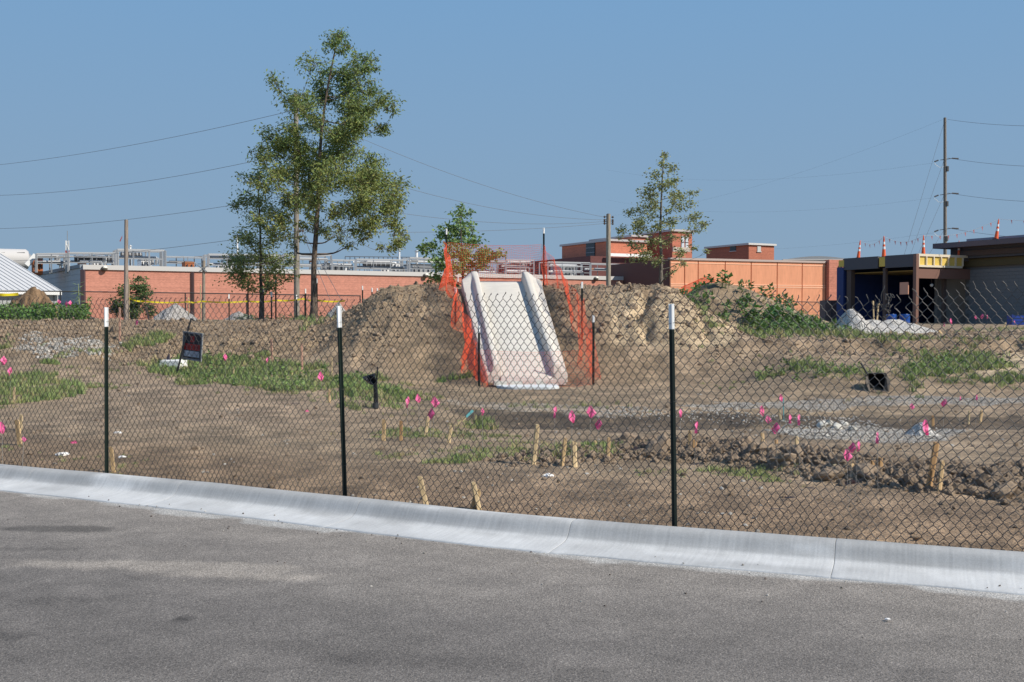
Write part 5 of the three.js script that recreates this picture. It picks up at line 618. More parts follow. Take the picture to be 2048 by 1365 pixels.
// ---------------------------------------------------------------- clods, gravel, stones
function rockGeo(sd, flat = 1) { seed(sd); const g = new THREE.IcosahedronGeometry(1, 2), p = g.attributes.position, s = sd * 13; for (let i = 0; i < p.count; i++) { const v = V(p.getX(i), p.getY(i), p.getZ(i)), n = 0.5 + 0.8 * vnoise(v.x * 1.6 + 5 + s, v.y * 1.6 + v.z * 1.9 + 7, s) + 0.5 * vnoise(v.x * 4 + s, v.z * 4 + v.y * 3.3, s + 1); v.multiplyScalar(n); v.y *= flat; p.setXYZ(i, v.x, v.y, v.z); } const h = g.index ? g.toNonIndexed() : g; h.computeVertexNormals(); return h; }
{
  const clodTex = new THREE.MeshStandardMaterial({ roughness: 1, bumpMap: soilBump, bumpScale: 0.01 }), vars = [rockGeo(1, 0.8), rockGeo(2, 0.7), rockGeo(3, 0.95)], L = [[], [], []]; seed(700);
  const add = (x, D, s, c) => L[Math.floor(rnd() * 3)].push([V(x, height(x, D) + s * rr(-0.25, 0.35), -D), E3.clone().set(rr(0, 6.28), rr(0, 6.28), rr(0, 6.28)), V(s * rr(0.8, 1.4), s * rr(0.6, 1), s * rr(0.8, 1.3)), c]);
  const soil = () => { const k = rr(0.78, 1.25); return [0.31 * k, 0.233 * k, 0.162 * k]; };
  for (let i = 0; i < 900000 && L[0].length + L[1].length + L[2].length < 42000; i++) { const D = rr(23.5, 34), x = rr(-0.56, 0.56) * D, r = rough(x, D); const [st, sl] = slideUV(x, D); if (st > -0.1 && st < 1.05 && Math.abs(sl) < 1.2) continue; if (rnd() < r * 0.55) add(x, D, rnd() < 0.006 ? rr(0.05, 0.09) : 0.008 + 0.036 * Math.pow(rnd(), 5), soil()); }
  for (let i = 0; i < 90000; i++) { const k = rr(0, bermLine.length - 1.001), j = Math.floor(k), t = k - j, x = lerp(bermLine[j][0], bermLine[j + 1][0], t) + gauss() * 0.5, D = lerp(bermLine[j][1], bermLine[j + 1][1], t) + gauss() * 0.55, r = rough(x, D); if (rnd() < r * 0.34) add(x, D, 0.005 + 0.045 * Math.pow(rnd(), 5), soil()); }
  for (let i = 0; i < 14000; i++) { const D = rr(7.6, 24), x = rr(-0.56, 0.56) * D; if (-curbZ(x) > D - 0.25) continue; if (rnd() < 0.12 + 0.5 * rough(x, D) + 0.35 * sstep(0.55, 0.8, fbm(x * 0.5, D * 0.5, 2, 33))) add(x, D, 0.006 + 0.026 * Math.pow(rnd(), 4), soil()); }
  for (const [px, py, s] of [[1311, 905, 0.13], [1520, 905, 0.1], [1690, 925, 0.1], [1600, 915, 0.11], [1575, 925, 0.12], [1560, 900, 0.1], [1735, 950, 0.09], [1830, 960, 0.08], [1950, 985, 0.09], [2010, 990, 0.1], [1255, 885, 0.08], [1655, 955, 0.1], [1490, 890, 0.09]]) { const p = pick(px, py); for (const [dx, dD, k] of [[0, 0, 1], [0.12, 0.08, 0.6], [-0.14, 0.05, 0.5]]) add(p.x + dx, -p.z + dD, s * k, soil()); }
  vars.forEach((g, i) => scatter('dirt_clods', g, clodTex, L[i])); console.log('clods', L.map((l) => l.length));
  const peb = [], pm = new THREE.MeshStandardMaterial({ roughness: 0.95 }), grey = () => { const k = rr(0.7, 1.2), w = rnd(); return [lerp(0.3, 0.5, w) * k, lerp(0.28, 0.475, w) * k, lerp(0.25, 0.43, w) * k]; };
  for (const [pg, n, s0] of [[gravelP[0], 4200, 0.009], [gravelP[1], 3600, 0.009], [gravelP[2], 200, 0.011], [gravelP[3], 1300, 0.02], [poly([[40, 700], [210, 690], [215, 722], [60, 718]]), 500, 0.03], [poly([[1210, 815], [1720, 836], [1720, 850], [1210, 842]]), 500, 0.014], [poly([[1560, 845], [1760, 842], [1740, 872], [1580, 868]]), 700, 0.016]]) sampleIn(pg, n, (x, D) => peb.push([V(x, height(x, D) + 0.004, -D), E3.clone().set(rr(0, 6), rr(0, 6), rr(0, 6)), V(1, 0.8, 1).multiplyScalar(s0 * rr(0.5, 1.5)), grey()]));
  for (const [px, py, s] of [[1645, 855, 0.08], [1675, 858, 0.07], [1705, 862, 0.06], [1660, 850, 0.06], [1690, 852, 0.05]]) { const p = pick(px, py); peb.push([p.clone().add(V(0, s * 0.4, 0)), E3.clone().set(rr(0, 6), rr(0, 6), rr(0, 6)), V(s, s * 0.8, s), [0.6, 0.57, 0.5]]); }
  for (let i = 0; i < 2600; i++) { const D = rr(7.6, 22), x = rr(-0.56, 0.56) * D; if (-curbZ(x) > D - 0.2) continue; if (fbm(x * 0.8, D * 0.8, 2, 34) > 0.5) peb.push([V(x, height(x, D) + 0.002, -D), E3.clone().set(rr(0, 6), rr(0, 6), rr(0, 6)), V(1, 0.7, 1).multiplyScalar(0.005 + 0.016 * Math.pow(rnd(), 4)), grey()]); }
  for (let i = 0; i < 700; i++) { const s = rr(4, CURB_L - 8), t = rr(0.5, 1) < 0.62 ? rr(0.42, 0.9) : rr(0.5, 6), q = curbAt(s, -t); peb.push([V(q.p.x, t < 0.64 ? -0.14 : -0.148, q.p.z), E3.clone().set(rr(0, 6), rr(0, 6), rr(0, 6)), V(1, 0.7, 1).multiplyScalar(rr(0.003, 0.008)), rnd() < 0.5 ? [0.12, 0.1, 0.09] : grey()]); }
  scatter('pebbles', rockGeo(7, 0.75), pm, peb); console.log('pebbles', peb.length);
}
// ---------------------------------------------------------------- utility poles and wires
const poleTex = dataTex(256, (u, v) => { const k = 0.8 + 0.3 * (tnoise(u, v * 0.06, 40, 1) - 0.5) + 0.2 * (tf(u, v, 6, 4, 2) - 0.5); return [k, k * 0.985, k * 0.96]; }, true);
const poleMat = (r, g, b) => new THREE.MeshStandardMaterial({ color: new THREE.Color().setRGB(r, g, b), map: poleTex, roughness: 0.95 });
const wireDark = std(0.14, 0.14, 0.15, 0.7), insul = std(0.1, 0.075, 0.06, 0.35);
function pole(px, pyTop, D, rT, rB, mat, label, lean = 0) { const b = V((px - CX) / FOCAL * D, 1.0, -D), t = P(px + lean, pyTop, D), o = thing('utility_pole', label, 'pole', b); const H = t.y - 1.0; part(o, 'shaft', new MB().tube([V(0, 0, 0), V((t.x - b.x) * 0.5, H * 0.5, 0), V(t.x - b.x, H, 0)], [rB, (rB + rT) / 2, rT], 12).geo(), mat); part(o, 'cap', new MB().tube([V(t.x - b.x, H, 0), V(t.x - b.x, H + 0.05, 0)], [rT * 1.04, rT * 0.6], 12).geo(), std(0.3, 0.28, 0.26, 0.9)); return { o, b, t, H }; }
const insulator = (o, p, dir, n = 3, r = 0.09) => { const q = part(o, 'insulator', (() => { const mb = new MB(); for (let k = 0; k < n; k++) { const a = p.clone().addScaledVector(dir, 0.08 + k * 0.16); mb.tube([a, a.clone().addScaledVector(dir, 0.05), a.clone().addScaledVector(dir, 0.14)], [r * 0.5, r, r * 0.4], 8); } return mb.geo(); })(), insul); part(q, 'bolt', new MB().bar(p, p.clone().addScaledVector(dir, 0.1), 0.04).geo(), darkMetal); };
const wire = (a, b, sag, r, label, group) => { const pts = []; for (let k = 0; k <= 24; k++) { const t = k / 24, p = a.clone().lerp(b, t); p.y -= sag * 4 * t * (1 - t); pts.push(p); } const m = new THREE.Mesh(new MB().tube(pts, r, 5, false).geo(), wireDark); m.name = numbered('power_line'); m.castShadow = true; m.userData = { label, category: 'power line', group }; scene.add(m); };
{
  const pA = pole(593.5, 190, 62, 0.14, 0.17, poleMat(0.4, 0.37, 0.33), 'tall wooden pole standing behind the tallest tree', -2), pB = pole(1217, 429, 78, 0.16, 0.19, poleMat(0.5, 0.45, 0.38), 'pale wooden pole with stacked insulators right of the slide', 0);
  const pC = pole(251.5, 441, 58, 0.1, 0.125, poleMat(0.46, 0.4, 0.36), 'bare wooden pole in front of the left part of the factory', 0.5), pD = pole(407, 522, 96, 0.12, 0.16, poleMat(0.44, 0.38, 0.32), 'short wooden pole with crossed fittings near the yellow tape');
  part(pC.o, 'red_ribbon', new MB().quad(V(-0.12, pC.H - 0.85, 0.14), V(-0.26, pC.H - 1.15, 0.16), V(-0.2, pC.H - 1.2, 0.2), V(-0.1, pC.H - 0.95, 0.17)).geo(), std(0.6, 0.12, 0.1, 0.8));
  for (const s of [-1, 1]) part(pD.o, 'cross_fitting', new MB().bar(V(-0.35 * s, pD.H - 1.0, 0.15), V(0.5 * s, pD.H - 0.4, 0.15), 0.1).geo(), greyMetal);
  const hs = [[434, 228], [440, 312], [443.5, 397], [447.5, 470]]; const rows = [], rowsA = [];
  hs.forEach(([yB, yA], i) => { const d = V(-1, 0, 0.05).normalize(), p = P(1213, yB, 78), q = P(590, yA - 8, 62); insulator(pB.o, p.clone().sub(pB.b), d, 1, 0.1); insulator(pB.o, p.clone().add(V(0.32, -0.02, 0)).sub(pB.b), V(1, 0, 0), 1, 0.1); insulator(pA.o, q.clone().sub(pA.b).add(V(0.15, 0, 0)), V(1, 0, 0), 2, 0.11); rows.push(p); rowsA.push(q); });
  const nm = ['top', 'second', 'third', 'lowest'], lY = [325, 382, 445, 520];
  rows.forEach((p, i) => { wire(rowsA[i].clone().add(V(0.2, 0, 0)), p.clone().add(V(-0.25, 0, 0)), [0.7, 0.9, 0.75, 0.3][i], 0.011, nm[i] + ' of four wires from the tree pole to the pale pole', 'wires left of the pale pole'); wire(P(-140, lY[i] + [16, 8, 12, 6][i], 90), rowsA[i].clone(), [0.6, 0.9, 0.7, 0.5][i], 0.013, nm[i] + ' of four wires crossing the sky at the left', 'wires at the left'); });
  // guy wires behind the big trunk
  for (const [x1, label] of [[660, 'steeper of two guy wires right of the big trunk'], [682, 'flatter of two guy wires right of the big trunk']]) wire(P(594, 440, 62), P(x1, 600, 60), 0, 0.016, label, 'guy wires of the tree pole');
  // transmission pole on the right
  const T = pole(1891, 236, 150, 0.2, 0.27, poleMat(0.36, 0.32, 0.29), 'tall transmission pole with four levels of insulators behind the unfinished roof', -0.5);
  [239, 316, 386, 456].forEach((y, i) => {
    const p = P(1891, y, 150), r = p.clone().add(V(0.35, 0, 0)), rEnd = r.clone().add(V(1.7, -0.1, 0.2)); const nmL = ['top', 'second', 'third', 'lowest'][i];
    if (i) { insulator(T.o, p.clone().add(V(0.9, -0.05, 0)).sub(T.b), V(1, -0.06, 0).normalize(), 6, 0.13); insulator(T.o, p.clone().add(V(-0.9, -0.3, 0)).sub(T.b), V(-1, -0.4, 0).normalize(), 4, 0.13); const j = []; for (let k = 0; k <= 8; k++) { const t = k / 8; j.push(V(lerp(-1.6, 0.2, t), -0.75 - Math.sin(t * Math.PI) * 0.55 - t * 0.15, 0.1).add(p).sub(T.b)); } part(T.o, 'jumper_cable', new MB().tube(j, 0.028, 5, false).geo(), whiteMetal); part(T.o, 'bracket', new MB().bar(V(-0.9, p.y - 1.0 - 0.3, 0), V(0.9, p.y - 1.05, 0), 0.09).geo(), darkMetal); part(T.o, 'collar', new MB().tube([V(0, p.y - 2.9, 0), V(0, p.y - 2.2, 0)], 0.3, 10).geo(), darkMetal); }
    wire(r, P(2200, y + [10, 17, 18, 24][i], 118), 0.5, 0.022, nmL + ' of four wires leaving the transmission pole to the right', 'wires right of the transmission pole');
    wire(p.clone().add(V(i ? -1.6 : -0.3, i ? -0.7 : 0, 0)), P(1215, [432, 380, 440, 520][i] - (i ? 40 : 0), 260), 2.5, 0.007, nmL + ' of four thin wires leaving the transmission pole to the left', 'wires left of the transmission pole');
  });
  for (const [y, x, label] of [[245, 1806, 'outermost guy wire of the transmission pole'], [320, 1818, 'second guy wire of the transmission pole'], [390, 1832, 'third guy wire of the transmission pole'], [460, 1852, 'innermost guy wire of the transmission pole']]) wire(P(1889, y, 150), P(x, 520, 148), 0, 0.018, label, 'guy wires of the transmission pole');
}
// ---------------------------------------------------------------- black fence at the back of the site
function backFence(label, pts, h, name = 'boundary_fence') {
  const o = thing(name, label, 'fence'), blk = std(0.02, 0.02, 0.022, 0.6), mesh = new MB();
  for (let i = 0; i < pts.length - 1; i++) { const a = pts[i], b = pts[i + 1], n = Math.max(1, Math.round(a.distanceTo(b) / 3.4)); part(o, 'top_rail', new MB().tube([a.clone(), b.clone()], 0.032, 6).geo(), blk); for (let k = 0; k <= n; k++) { if (i && !k) continue; const p = mid(a, b, k / n); part(o, 'post', new MB().tube([V(p.x, p.y - h, p.z), V(p.x, p.y + 0.03, p.z)], 0.036, 8).geo(), blk); }
    const L = a.distanceTo(b), d = b.clone().sub(a).divideScalar(L); for (let s = -h; s < L; s += 0.11) for (const g of [1, -1]) { let s0 = s, s1 = s + h, y0 = g > 0 ? -h : 0, y1 = g > 0 ? 0 : -h; if (s0 < 0) { y0 = lerp(y0, y1, -s0 / h); s0 = 0; } if (s1 > L) { y1 = lerp(g > 0 ? -h : 0, g > 0 ? 0 : -h, (L - s) / h); s1 = L; } if (s1 - s0 < 0.05) continue; mesh.tube([a.clone().addScaledVector(d, s0).add(V(0, y0, 0)), a.clone().addScaledVector(d, s1).add(V(0, y1, 0))], 0.0035, 3, false); } }
  part(o, 'wire_fabric', mesh.geo(), blk, { kind: 'stuff' });
}
backFence('black chain-link boundary fence with top rail in front of the red factory', [P(-30, 582.5, 56), P(120, 583, 57.5), P(370, 586.5, 61), P(720, 592, 66)], 1.7); backFence('short black boundary fence in front of the orange hall', [P(1572, 603.5, 80), P(1662, 605, 81)], 1.6);
// ---------------------------------------------------------------- yellow tape on posts, posts round the young trees
const tapeMat = std(0.82, 0.66, 0.02, 0.6);
{
  const gp = [[258, 560, 40, 'post holding the left end of the yellow tape'], [377, 598, 40, 'low post carrying the yellow tape left of the short pole'], [401, 572, 40, 'taller post carrying the yellow tape beside the short pole']];
  gp.forEach(([px, py, D, label]) => { const b = onGround(px, D), o = thing('tape_post', label, 'post', b, 'posts of the yellow tape'); part(o, 'rod', new MB().tube([V(0, -0.2, 0), V(0, P(px, py, D).y - b.y, 0)], 0.018, 6).geo(), std(0.42, 0.33, 0.2, 0.8)); part(o, 'tip', new MB().tube([V(0, P(px, py, D).y - b.y, 0), V(0, P(px, py, D).y - b.y + 0.05, 0)], [0.02, 0.012], 6).geo(), std(0.75, 0.6, 0.25, 0.8)); });
  const tape = (list, D, label, w = 0.06) => { const o = thing('caution_tape', label, 'tape', null, 'yellow caution tapes'); for (let i = 0; i < list.length - 1; i++) { const a = P(list[i][0], list[i][1], D), b = P(list[i + 1][0], list[i + 1][1], D), mb = new MB(); let pr = null; for (let k = 0; k <= 14; k++) { const t = k / 14, p = a.clone().lerp(b, t); p.y -= Math.sin(Math.PI * t) * 0.04; const tw = Math.sin(t * 7 + i * 2) * 0.5, u = V(0, Math.cos(tw) * w / 2, Math.sin(tw) * w / 2), q = [p.clone().add(u), p.clone().sub(u)]; if (pr) { mb.quad(pr[1], q[1], q[0], pr[0]); } pr = q; } part(o, 'tape_span', mb.geo(), tapeMat); } };
  tape([[258, 597], [285, 603], [377, 604], [401, 603], [497, 603], [551, 601], [606, 598], [634, 601], [690, 602]], 39.8, 'long yellow caution tape sagging between posts across the left'); tape([[-20, 588], [36, 588.5]], 44, 'short piece of yellow caution tape by the left dirt heap', 0.12); tape([[401, 603], [403, 614]], 39.7, 'loose end of yellow tape hanging from the taller post', 0.1);
  const tp = [[458, 589, 38, 'thin steel post left of the slender tree'], [496, 567, 35.5, 'white-topped steel post left of the slender trunk'], [527, 577, 36, 'white-topped steel post at the slender trunk'], [543, 584, 33, 'short white-topped stake post right of the slender trunk'], [551.5, 556, 35.5, 'taller white-topped steel post right of the slender tree'], [593, 590, 37, 'white-topped steel post in front of the tree pole'], [611, 578, 36.5, 'white-topped steel post between pole and big trunk'], [634, 557, 35, 'white-topped steel post right behind the big trunk'], [725, 572, 40, 'leftmost white post tip above the left mound'], [744, 576, 40, 'middle white post tip above the left mound'], [754.5, 577, 40, 'rightmost white post tip above the left mound'], [916, 554, 33, 'white post tip left of the slide head'], [1083, 563, 33, 'white post tip right of the slide head'], [1302, 570, 38, 'white post tip left of the sparse tree'], [1309, 577, 38, 'shorter white post tip left of the sparse tree']];
  for (const [px, py, D, label] of tp) { const b = onGround(px, D), H = Math.max(0.25, P(px, py, D).y - b.y), o = thing('tree_post', label, 'post', b, 'posts round the young trees'), [gd, gw] = tPost(H, Math.min(0.16, H * 0.5), 0.05); part(o, 'post', gd, postGreen); part(o, 'white_tip', gw, postWhite); o.rotation.y = Math.PI + rr(-0.3, 0.3); }
}
// ---------------------------------------------------------------- heaps
function heap(name, label, cat, px0, px1, pyTop, D, dep, colFn, o = {}) {
  const c = (px0 + px1) / 2, g = onGround(c, D), wx = (px1 - px0) / 2 / FOCAL * D, top = P(c, pyTop, D).y, H = top - g.y, n = 46, pos = [], col = [], uv = [], idx = [];
  for (let j = 0; j <= n; j++) for (let i = 0; i <= n; i++) { const u = i / n * 2 - 1, v = j / n * 2 - 1, x = u * wx, z = v * dep, r = Math.hypot(u, v), f = o.prof ? o.prof(u, v) : Math.pow(Math.max(0, 1 - r), 0.85), nz = (fbm(x * (o.f ?? 2.2) + px0, z * (o.f ?? 2.2), 4, 120) - 0.5) * (o.amp ?? 0.3) * sstep(0, 0.25, f); const gy = height(g.x + x, D - z) - g.y; pos.push(x, Math.max(gy * 0.6, gy - 0.12) + f * H + nz * H - 0.06 * (1 - f), z); const k = 0.86 + 0.3 * (fbm(x * 4, z * 4, 3, 121) - 0.5), cc = colFn(x, z); col.push(cc[0] * k, cc[1] * k, cc[2] * k); uv.push(x / 1.4, z / 1.4); }
  for (let j = 0; j < n; j++) for (let i = 0; i < n; i++) { const a = j * (n + 1) + i, b = a + 1, d = a + n + 1, e = d + 1; idx.push(a, d, e, a, e, b); }
  const ge = new THREE.BufferGeometry(); ge.setAttribute('position', new THREE.Float32BufferAttribute(pos, 3)); ge.setAttribute('color', new THREE.Float32BufferAttribute(col, 3)); ge.setAttribute('uv', new THREE.Float32BufferAttribute(uv, 2)); ge.setIndex(idx); ge.computeVertexNormals();
  const m = new THREE.Mesh(ge, o.mat ?? soilMat); m.name = numbered(name); m.position.copy(g); m.castShadow = m.receiveShadow = true; m.userData = { label, category: cat }; scene.add(m);
}
const gravTex = dataTex(512, (u, v) => { const a = tnoise(u, v, 128, 1), b = tnoise(u, v, 64, 2), c = tnoise(u, v, 256, 3); const k = 0.84 + 0.26 * (a - 0.5) + 0.22 * (b - 0.5) + 0.2 * (c - 0.5); return [k, k * 0.99, k * 0.97]; }, true), gravBump = dataTex(512, (u, v) => 0.5 * tnoise(u, v, 96, 4) + 0.5 * tnoise(u, v, 40, 5), false);
const gravMat = new THREE.MeshStandardMaterial({ vertexColors: true, map: gravTex, bumpMap: gravBump, bumpScale: 0.05, roughness: 1 });
const GRV = () => [0.9, 0.88, 0.85], DRT = () => [0.62, 0.42, 0.255];
heap('dirt_heap', 'brown conical dirt heap in front of the metal shed', 'heap', 2, 132, 568, 46, 1.5, DRT, { amp: 0.5, f: 3 });
heap('gravel_heap', 'rounded grey gravel heap under the yellow tape', 'heap', 296, 408, 604, 40, 1.1, () => [0.68, 0.66, 0.65], { amp: 0.45, mat: gravMat });
heap('gravel_heap', 'low flat grey gravel heap left of the slender tree', 'heap', 425, 530, 621, 39, 1.0, () => [0.58, 0.56, 0.55], { mat: gravMat }); heap('gravel_heap', 'small grey gravel heap just right of the big trunk', 'heap', 640, 715, 604, 38, 0.9, () => [0.68, 0.66, 0.65], { mat: gravMat });
heap('gravel_heap', 'long pale gravel heap in front of the unfinished building', 'heap', 1610, 1905, 622, 30.5, 1.2, GRV, { mat: gravMat, amp: 0.32, f: 3.5, prof: (u, v) => { const pk = Math.exp(-(((u + 0.36) / 0.2) ** 2)) * 1.0, ri = 0.62 * (1 - sstep(0.1, 1, Math.abs(u - 0.1))); return clamp((Math.max(pk, ri) * (1 - v * v)) * sstep(1, 0.8, Math.hypot(u * 0.95, v)), 0, 1.05); } });
heap('gravel_heap', 'small pale gravel heap behind the pink flags at the right', 'heap', 1795, 1925, 848, 14.6, 0.34, GRV, { mat: gravMat, amp: 0.45, f: 9, prof: (u, v) => clamp(Math.exp(-(((u + 0.2) / 0.42) ** 2)) * (1 - v * v) * (1 - sstep(0.75, 1, Math.hypot(u, v))), 0, 1) });
// strip of orange net lying on the right pile
{ const o = thing('net_strip', 'strip of orange netting draped over the left shoulder of the weedy pile', 'netting'), mb = new MB(), a = P(1363, 575, 37), b = P(1414, 553, 37), c = P(1430, 560, 37); for (let k = 0; k <= 16; k++) { const w = 0.02 + k * 0.02; mb.tube([a.clone().add(V(0, -w, w * 0.3)), b.clone().add(V(0, -w, w * 0.3)), c.clone().add(V(0, -w, w * 0.3))], 0.006, 3, false); } for (let k = 0; k <= 40; k++) { const p = k < 30 ? a.clone().lerp(b, k / 30) : b.clone().lerp(c, (k - 30) / 10); mb.tube([p.clone(), p.clone().add(V(0, -0.36, 0.1))], 0.005, 3, false); } part(o, 'net_panel', mb.geo(), netOrange, { kind: 'stuff' }); part(o, 'top_cord', new MB().tube([a, b, c], 0.014, 5).geo(), netOrange); }
// ---------------------------------------------------------------- leaning yard sign
{
  const cv = document.createElement('canvas'); cv.width = 384; cv.height = 512; const x = cv.getContext('2d'); x.fillStyle = '#0c1222'; x.fillRect(0, 0, 384, 512); x.strokeStyle = '#9aa3b2'; x.lineWidth = 7; x.strokeRect(12, 12, 360, 488);
  x.fillStyle = '#8c1216'; x.fillRect(146, 62, 82, 118); x.fillStyle = '#5d0d12'; x.fillRect(176, 84, 24, 70); x.fillStyle = '#8c1216'; x.fillRect(30, 212, 318, 118); x.fillStyle = '#2b0a12'; for (let k = 0; k < 5; k++) { x.fillRect(58 + k * 62, 230, 12, 82); x.fillRect(40 + k * 62, 262 + (k % 2) * 18, 30, 9); }
  x.fillStyle = '#8e98a8'; x.fillRect(28, 346, 320, 112); x.strokeStyle = '#c3cad4'; x.lineWidth = 9; x.beginPath(); x.arc(116, 402, 42, 0, 7); x.stroke(); x.strokeStyle = '#6d7788'; x.lineWidth = 3; for (let k = 0; k < 3; k++) { x.beginPath(); x.moveTo(186, 376 + k * 24); x.lineTo(326, 376 + k * 24); x.stroke(); }
  const tx = new THREE.CanvasTexture(cv); tx.colorSpace = THREE.SRGBColorSpace; const b = pick(350, 748), D = -b.z, o = thing('yard_sign', 'dark sign with red lettering leaning on a slanted black rod in the grass', 'sign', b), px = FOCAL / D;
  const W = 48 / px, H = 56 / px, cpos = P(386, 693, D).sub(b).add(V(0, 0, 0.05)), bd = new THREE.Group(); const face = part(o, 'sign_board', new THREE.BoxGeometry(W, H, 0.02), std(0.42, 0.45, 0.5, 0.5)); face.position.copy(cpos); face.rotation.set(0.02, -0.4, -0.09); const pr = part(face, 'printed_face', new THREE.PlaneGeometry(W * 0.96, H * 0.96), new THREE.MeshStandardMaterial({ map: tx, roughness: 0.45 })); pr.position.z = 0.0125; const rim = new MB(); for (const s of [-1, 1]) { rim.box(0, s * H * 0.495, 0.004, W * 1.01, 0.014, 0.03); rim.box(s * W * 0.497, 0, 0.004, 0.012, H * 1.01, 0.03); } part(face, 'rim', rim.geo(), greyMetal);
  part(o, 'rod', new MB().tube([V(0, -0.15, 0), P(366, 694, D).sub(b), P(382, 637, D).sub(b)], 0.022, 7).geo(), std(0.015, 0.015, 0.018, 0.5)); part(o, 'brace', new MB().bar(P(362, 715, D).sub(b), P(404, 716, D).sub(b).add(V(0, 0, -0.02)), 0.02).geo(), darkMetal);
  const q = pick(338, 737), wb = thing('white_block', 'white block with dark spout lying in the grass beside the leaning sign', 'block', q.clone().add(V(0, -0.02, 0))), s = FOCAL / -q.z, w = 44 / s, h = 16 / s; const sh = new THREE.Shape(); sh.moveTo(-w / 2, 0); sh.lineTo(w / 2, 0); sh.lineTo(w / 2 - 0.01, h); sh.lineTo(-w / 2 + 0.02, h * 0.96); sh.closePath(); const eg = new THREE.ExtrudeGeometry(sh, { depth: 0.34, bevelEnabled: true, bevelSize: 0.014, bevelThickness: 0.014, bevelSegments: 2 }); eg.translate(0, 0, -0.34); const blk = part(wb, 'block_body', eg, std(0.82, 0.82, 0.8, 0.7)); blk.rotation.y = -0.25; part(wb, 'lid_ridge', new MB().box(0.02, h + 0.02, -0.16, w * 0.8, 0.02, 0.24).geo(), std(0.75, 0.75, 0.74, 0.7)); part(wb, 'spout', new MB().tube([V(-0.06, h, -0.1), V(-0.05, h + 0.07, -0.1), V(-0.03, h + 0.17, -0.1)], [0.045, 0.035, 0.012], 8).geo(), std(0.04, 0.035, 0.06, 0.5));
}
// ---------------------------------------------------------------- wrapped standpipe and culvert mouth
{
  seed(55); const b = pick(752, 818), D = -b.z, s = FOCAL / D, o = thing('standpipe', 'black pipe stub wrapped in torn glossy plastic standing at the edge of the grass', 'pipe', b), blk = std(0.012, 0.013, 0.016, 0.28), L = (x, y, dz = 0) => P(x, y, D).sub(b).add(V(0, 0, dz));
  part(o, 'pipe', new MB().tube([V(0, -0.15, 0), L(751.5, 790), L(750, 768)], [0.042, 0.04, 0.034], 12).geo(), blk); part(o, 'rod', new MB().tube([L(752, 770), L(754, 752), L(755, 734)], [0.016, 0.014, 0.012], 7).geo(), blk); part(o, 'collar', new MB().tube([L(751, 816), L(751, 806)], [0.056, 0.05], 12).geo(), std(0.05, 0.055, 0.06, 0.3));
  const mb = new MB(), n = 7, g = []; for (let i = 0; i <= n; i++) { g.push([]); for (let j = 0; j <= n; j++) { const u = i / n, v = j / n, x = lerp(752, 725, u) + lerp(0, 8, v) * u, y = lerp(746, 772, v) + u * lerp(8, -6, v); g[i].push(L(x, y, 0.03 + gauss() * 0.025 + 0.05 * Math.sin(u * 7 + v * 4))); } } for (let i = 0; i < n; i++) for (let j = 0; j < n; j++) mb.quad(g[i][j], g[i + 1][j], g[i + 1][j + 1], g[i][j + 1]); part(o, 'plastic_flap', mb.geo(), std(0.02, 0.021, 0.026, 0.22, { side: THREE.DoubleSide }));
  const c = pick(1754, 781), E = -c.z, k = FOCAL / E, cu = thing('culvert_mouth', 'black plastic culvert mouth with flared sides set into the grassy bank', 'culvert', c), dark = std(0.025, 0.025, 0.027, 0.5), boreShade = std(0.008, 0.008, 0.008, 0.9, { side: THREE.DoubleSide }), wT = 19 / k, wB = 13 / k, h = 34 / k;
  const prof = [V(-wB, 0, 0), V(-wB * 1.15, h * 0.3, 0), V(-wT, h * 0.92, 0), V(-wT * 0.9, h, 0), V(wT * 0.9, h, 0), V(wT, h * 0.92, 0), V(wB * 1.25, h * 0.3, 0), V(wB, 0, 0)], tb = new MB();
  for (let i = 0; i < prof.length; i++) { const a = prof[i], d = prof[(i + 1) % prof.length]; tb.quad(a, d, d.clone().multiplyScalar(0.75).add(V(0.02, 0.02, -0.3)), a.clone().multiplyScalar(0.75).add(V(0.02, 0.02, -0.3))); } part(cu, 'pipe_bore', tb.geo(), boreShade); part(cu, 'bore_end', new MB().box(0.02, h * 0.4 + 0.02, -0.3, wT * 1.55, h * 0.8, 0.02).geo(), boreShade);  // bore and its end plate coloured near-black to stand in for interior shade
  part(cu, 'rim', new MB().tube([...prof, prof[0]], 0.014, 7).geo(), dark); for (const sg of [-1, 1]) { const m = new MB(), p0 = V(sg * wT, h * 0.9, 0), p1 = V(sg * wB, 0, 0), p2 = V(sg * (wB + 0.05), -0.04, 0.14), p3 = V(sg * (wT + 0.05), h * 0.55, 0.06); m.quad(p0, p1, p2, p3); const e = V(sg * 0.012, 0, 0); m.quad(p0.clone().add(e), p3.clone().add(e), p2.clone().add(e), p1.clone().add(e)); part(cu, 'flared_side', m.geo(), std(0.13, 0.11, 0.09, 0.8, { side: THREE.DoubleSide })); }
  part(cu, 'floor_plate', new MB().box(0, -0.02, 0.1, wB * 2.1, 0.02, 0.22).geo(), std(0.2, 0.15, 0.11, 0.9)); part(cu, 'strap', new MB().tube([V(-wT, h * 0.95, 0.01), V(-wT - 0.06, h * 1.3, -0.02), V(-wT - 0.12, h * 1.62, -0.05)], 0.02, 6).geo(), dark);
  // the bank of soil that the pipe comes out of
}
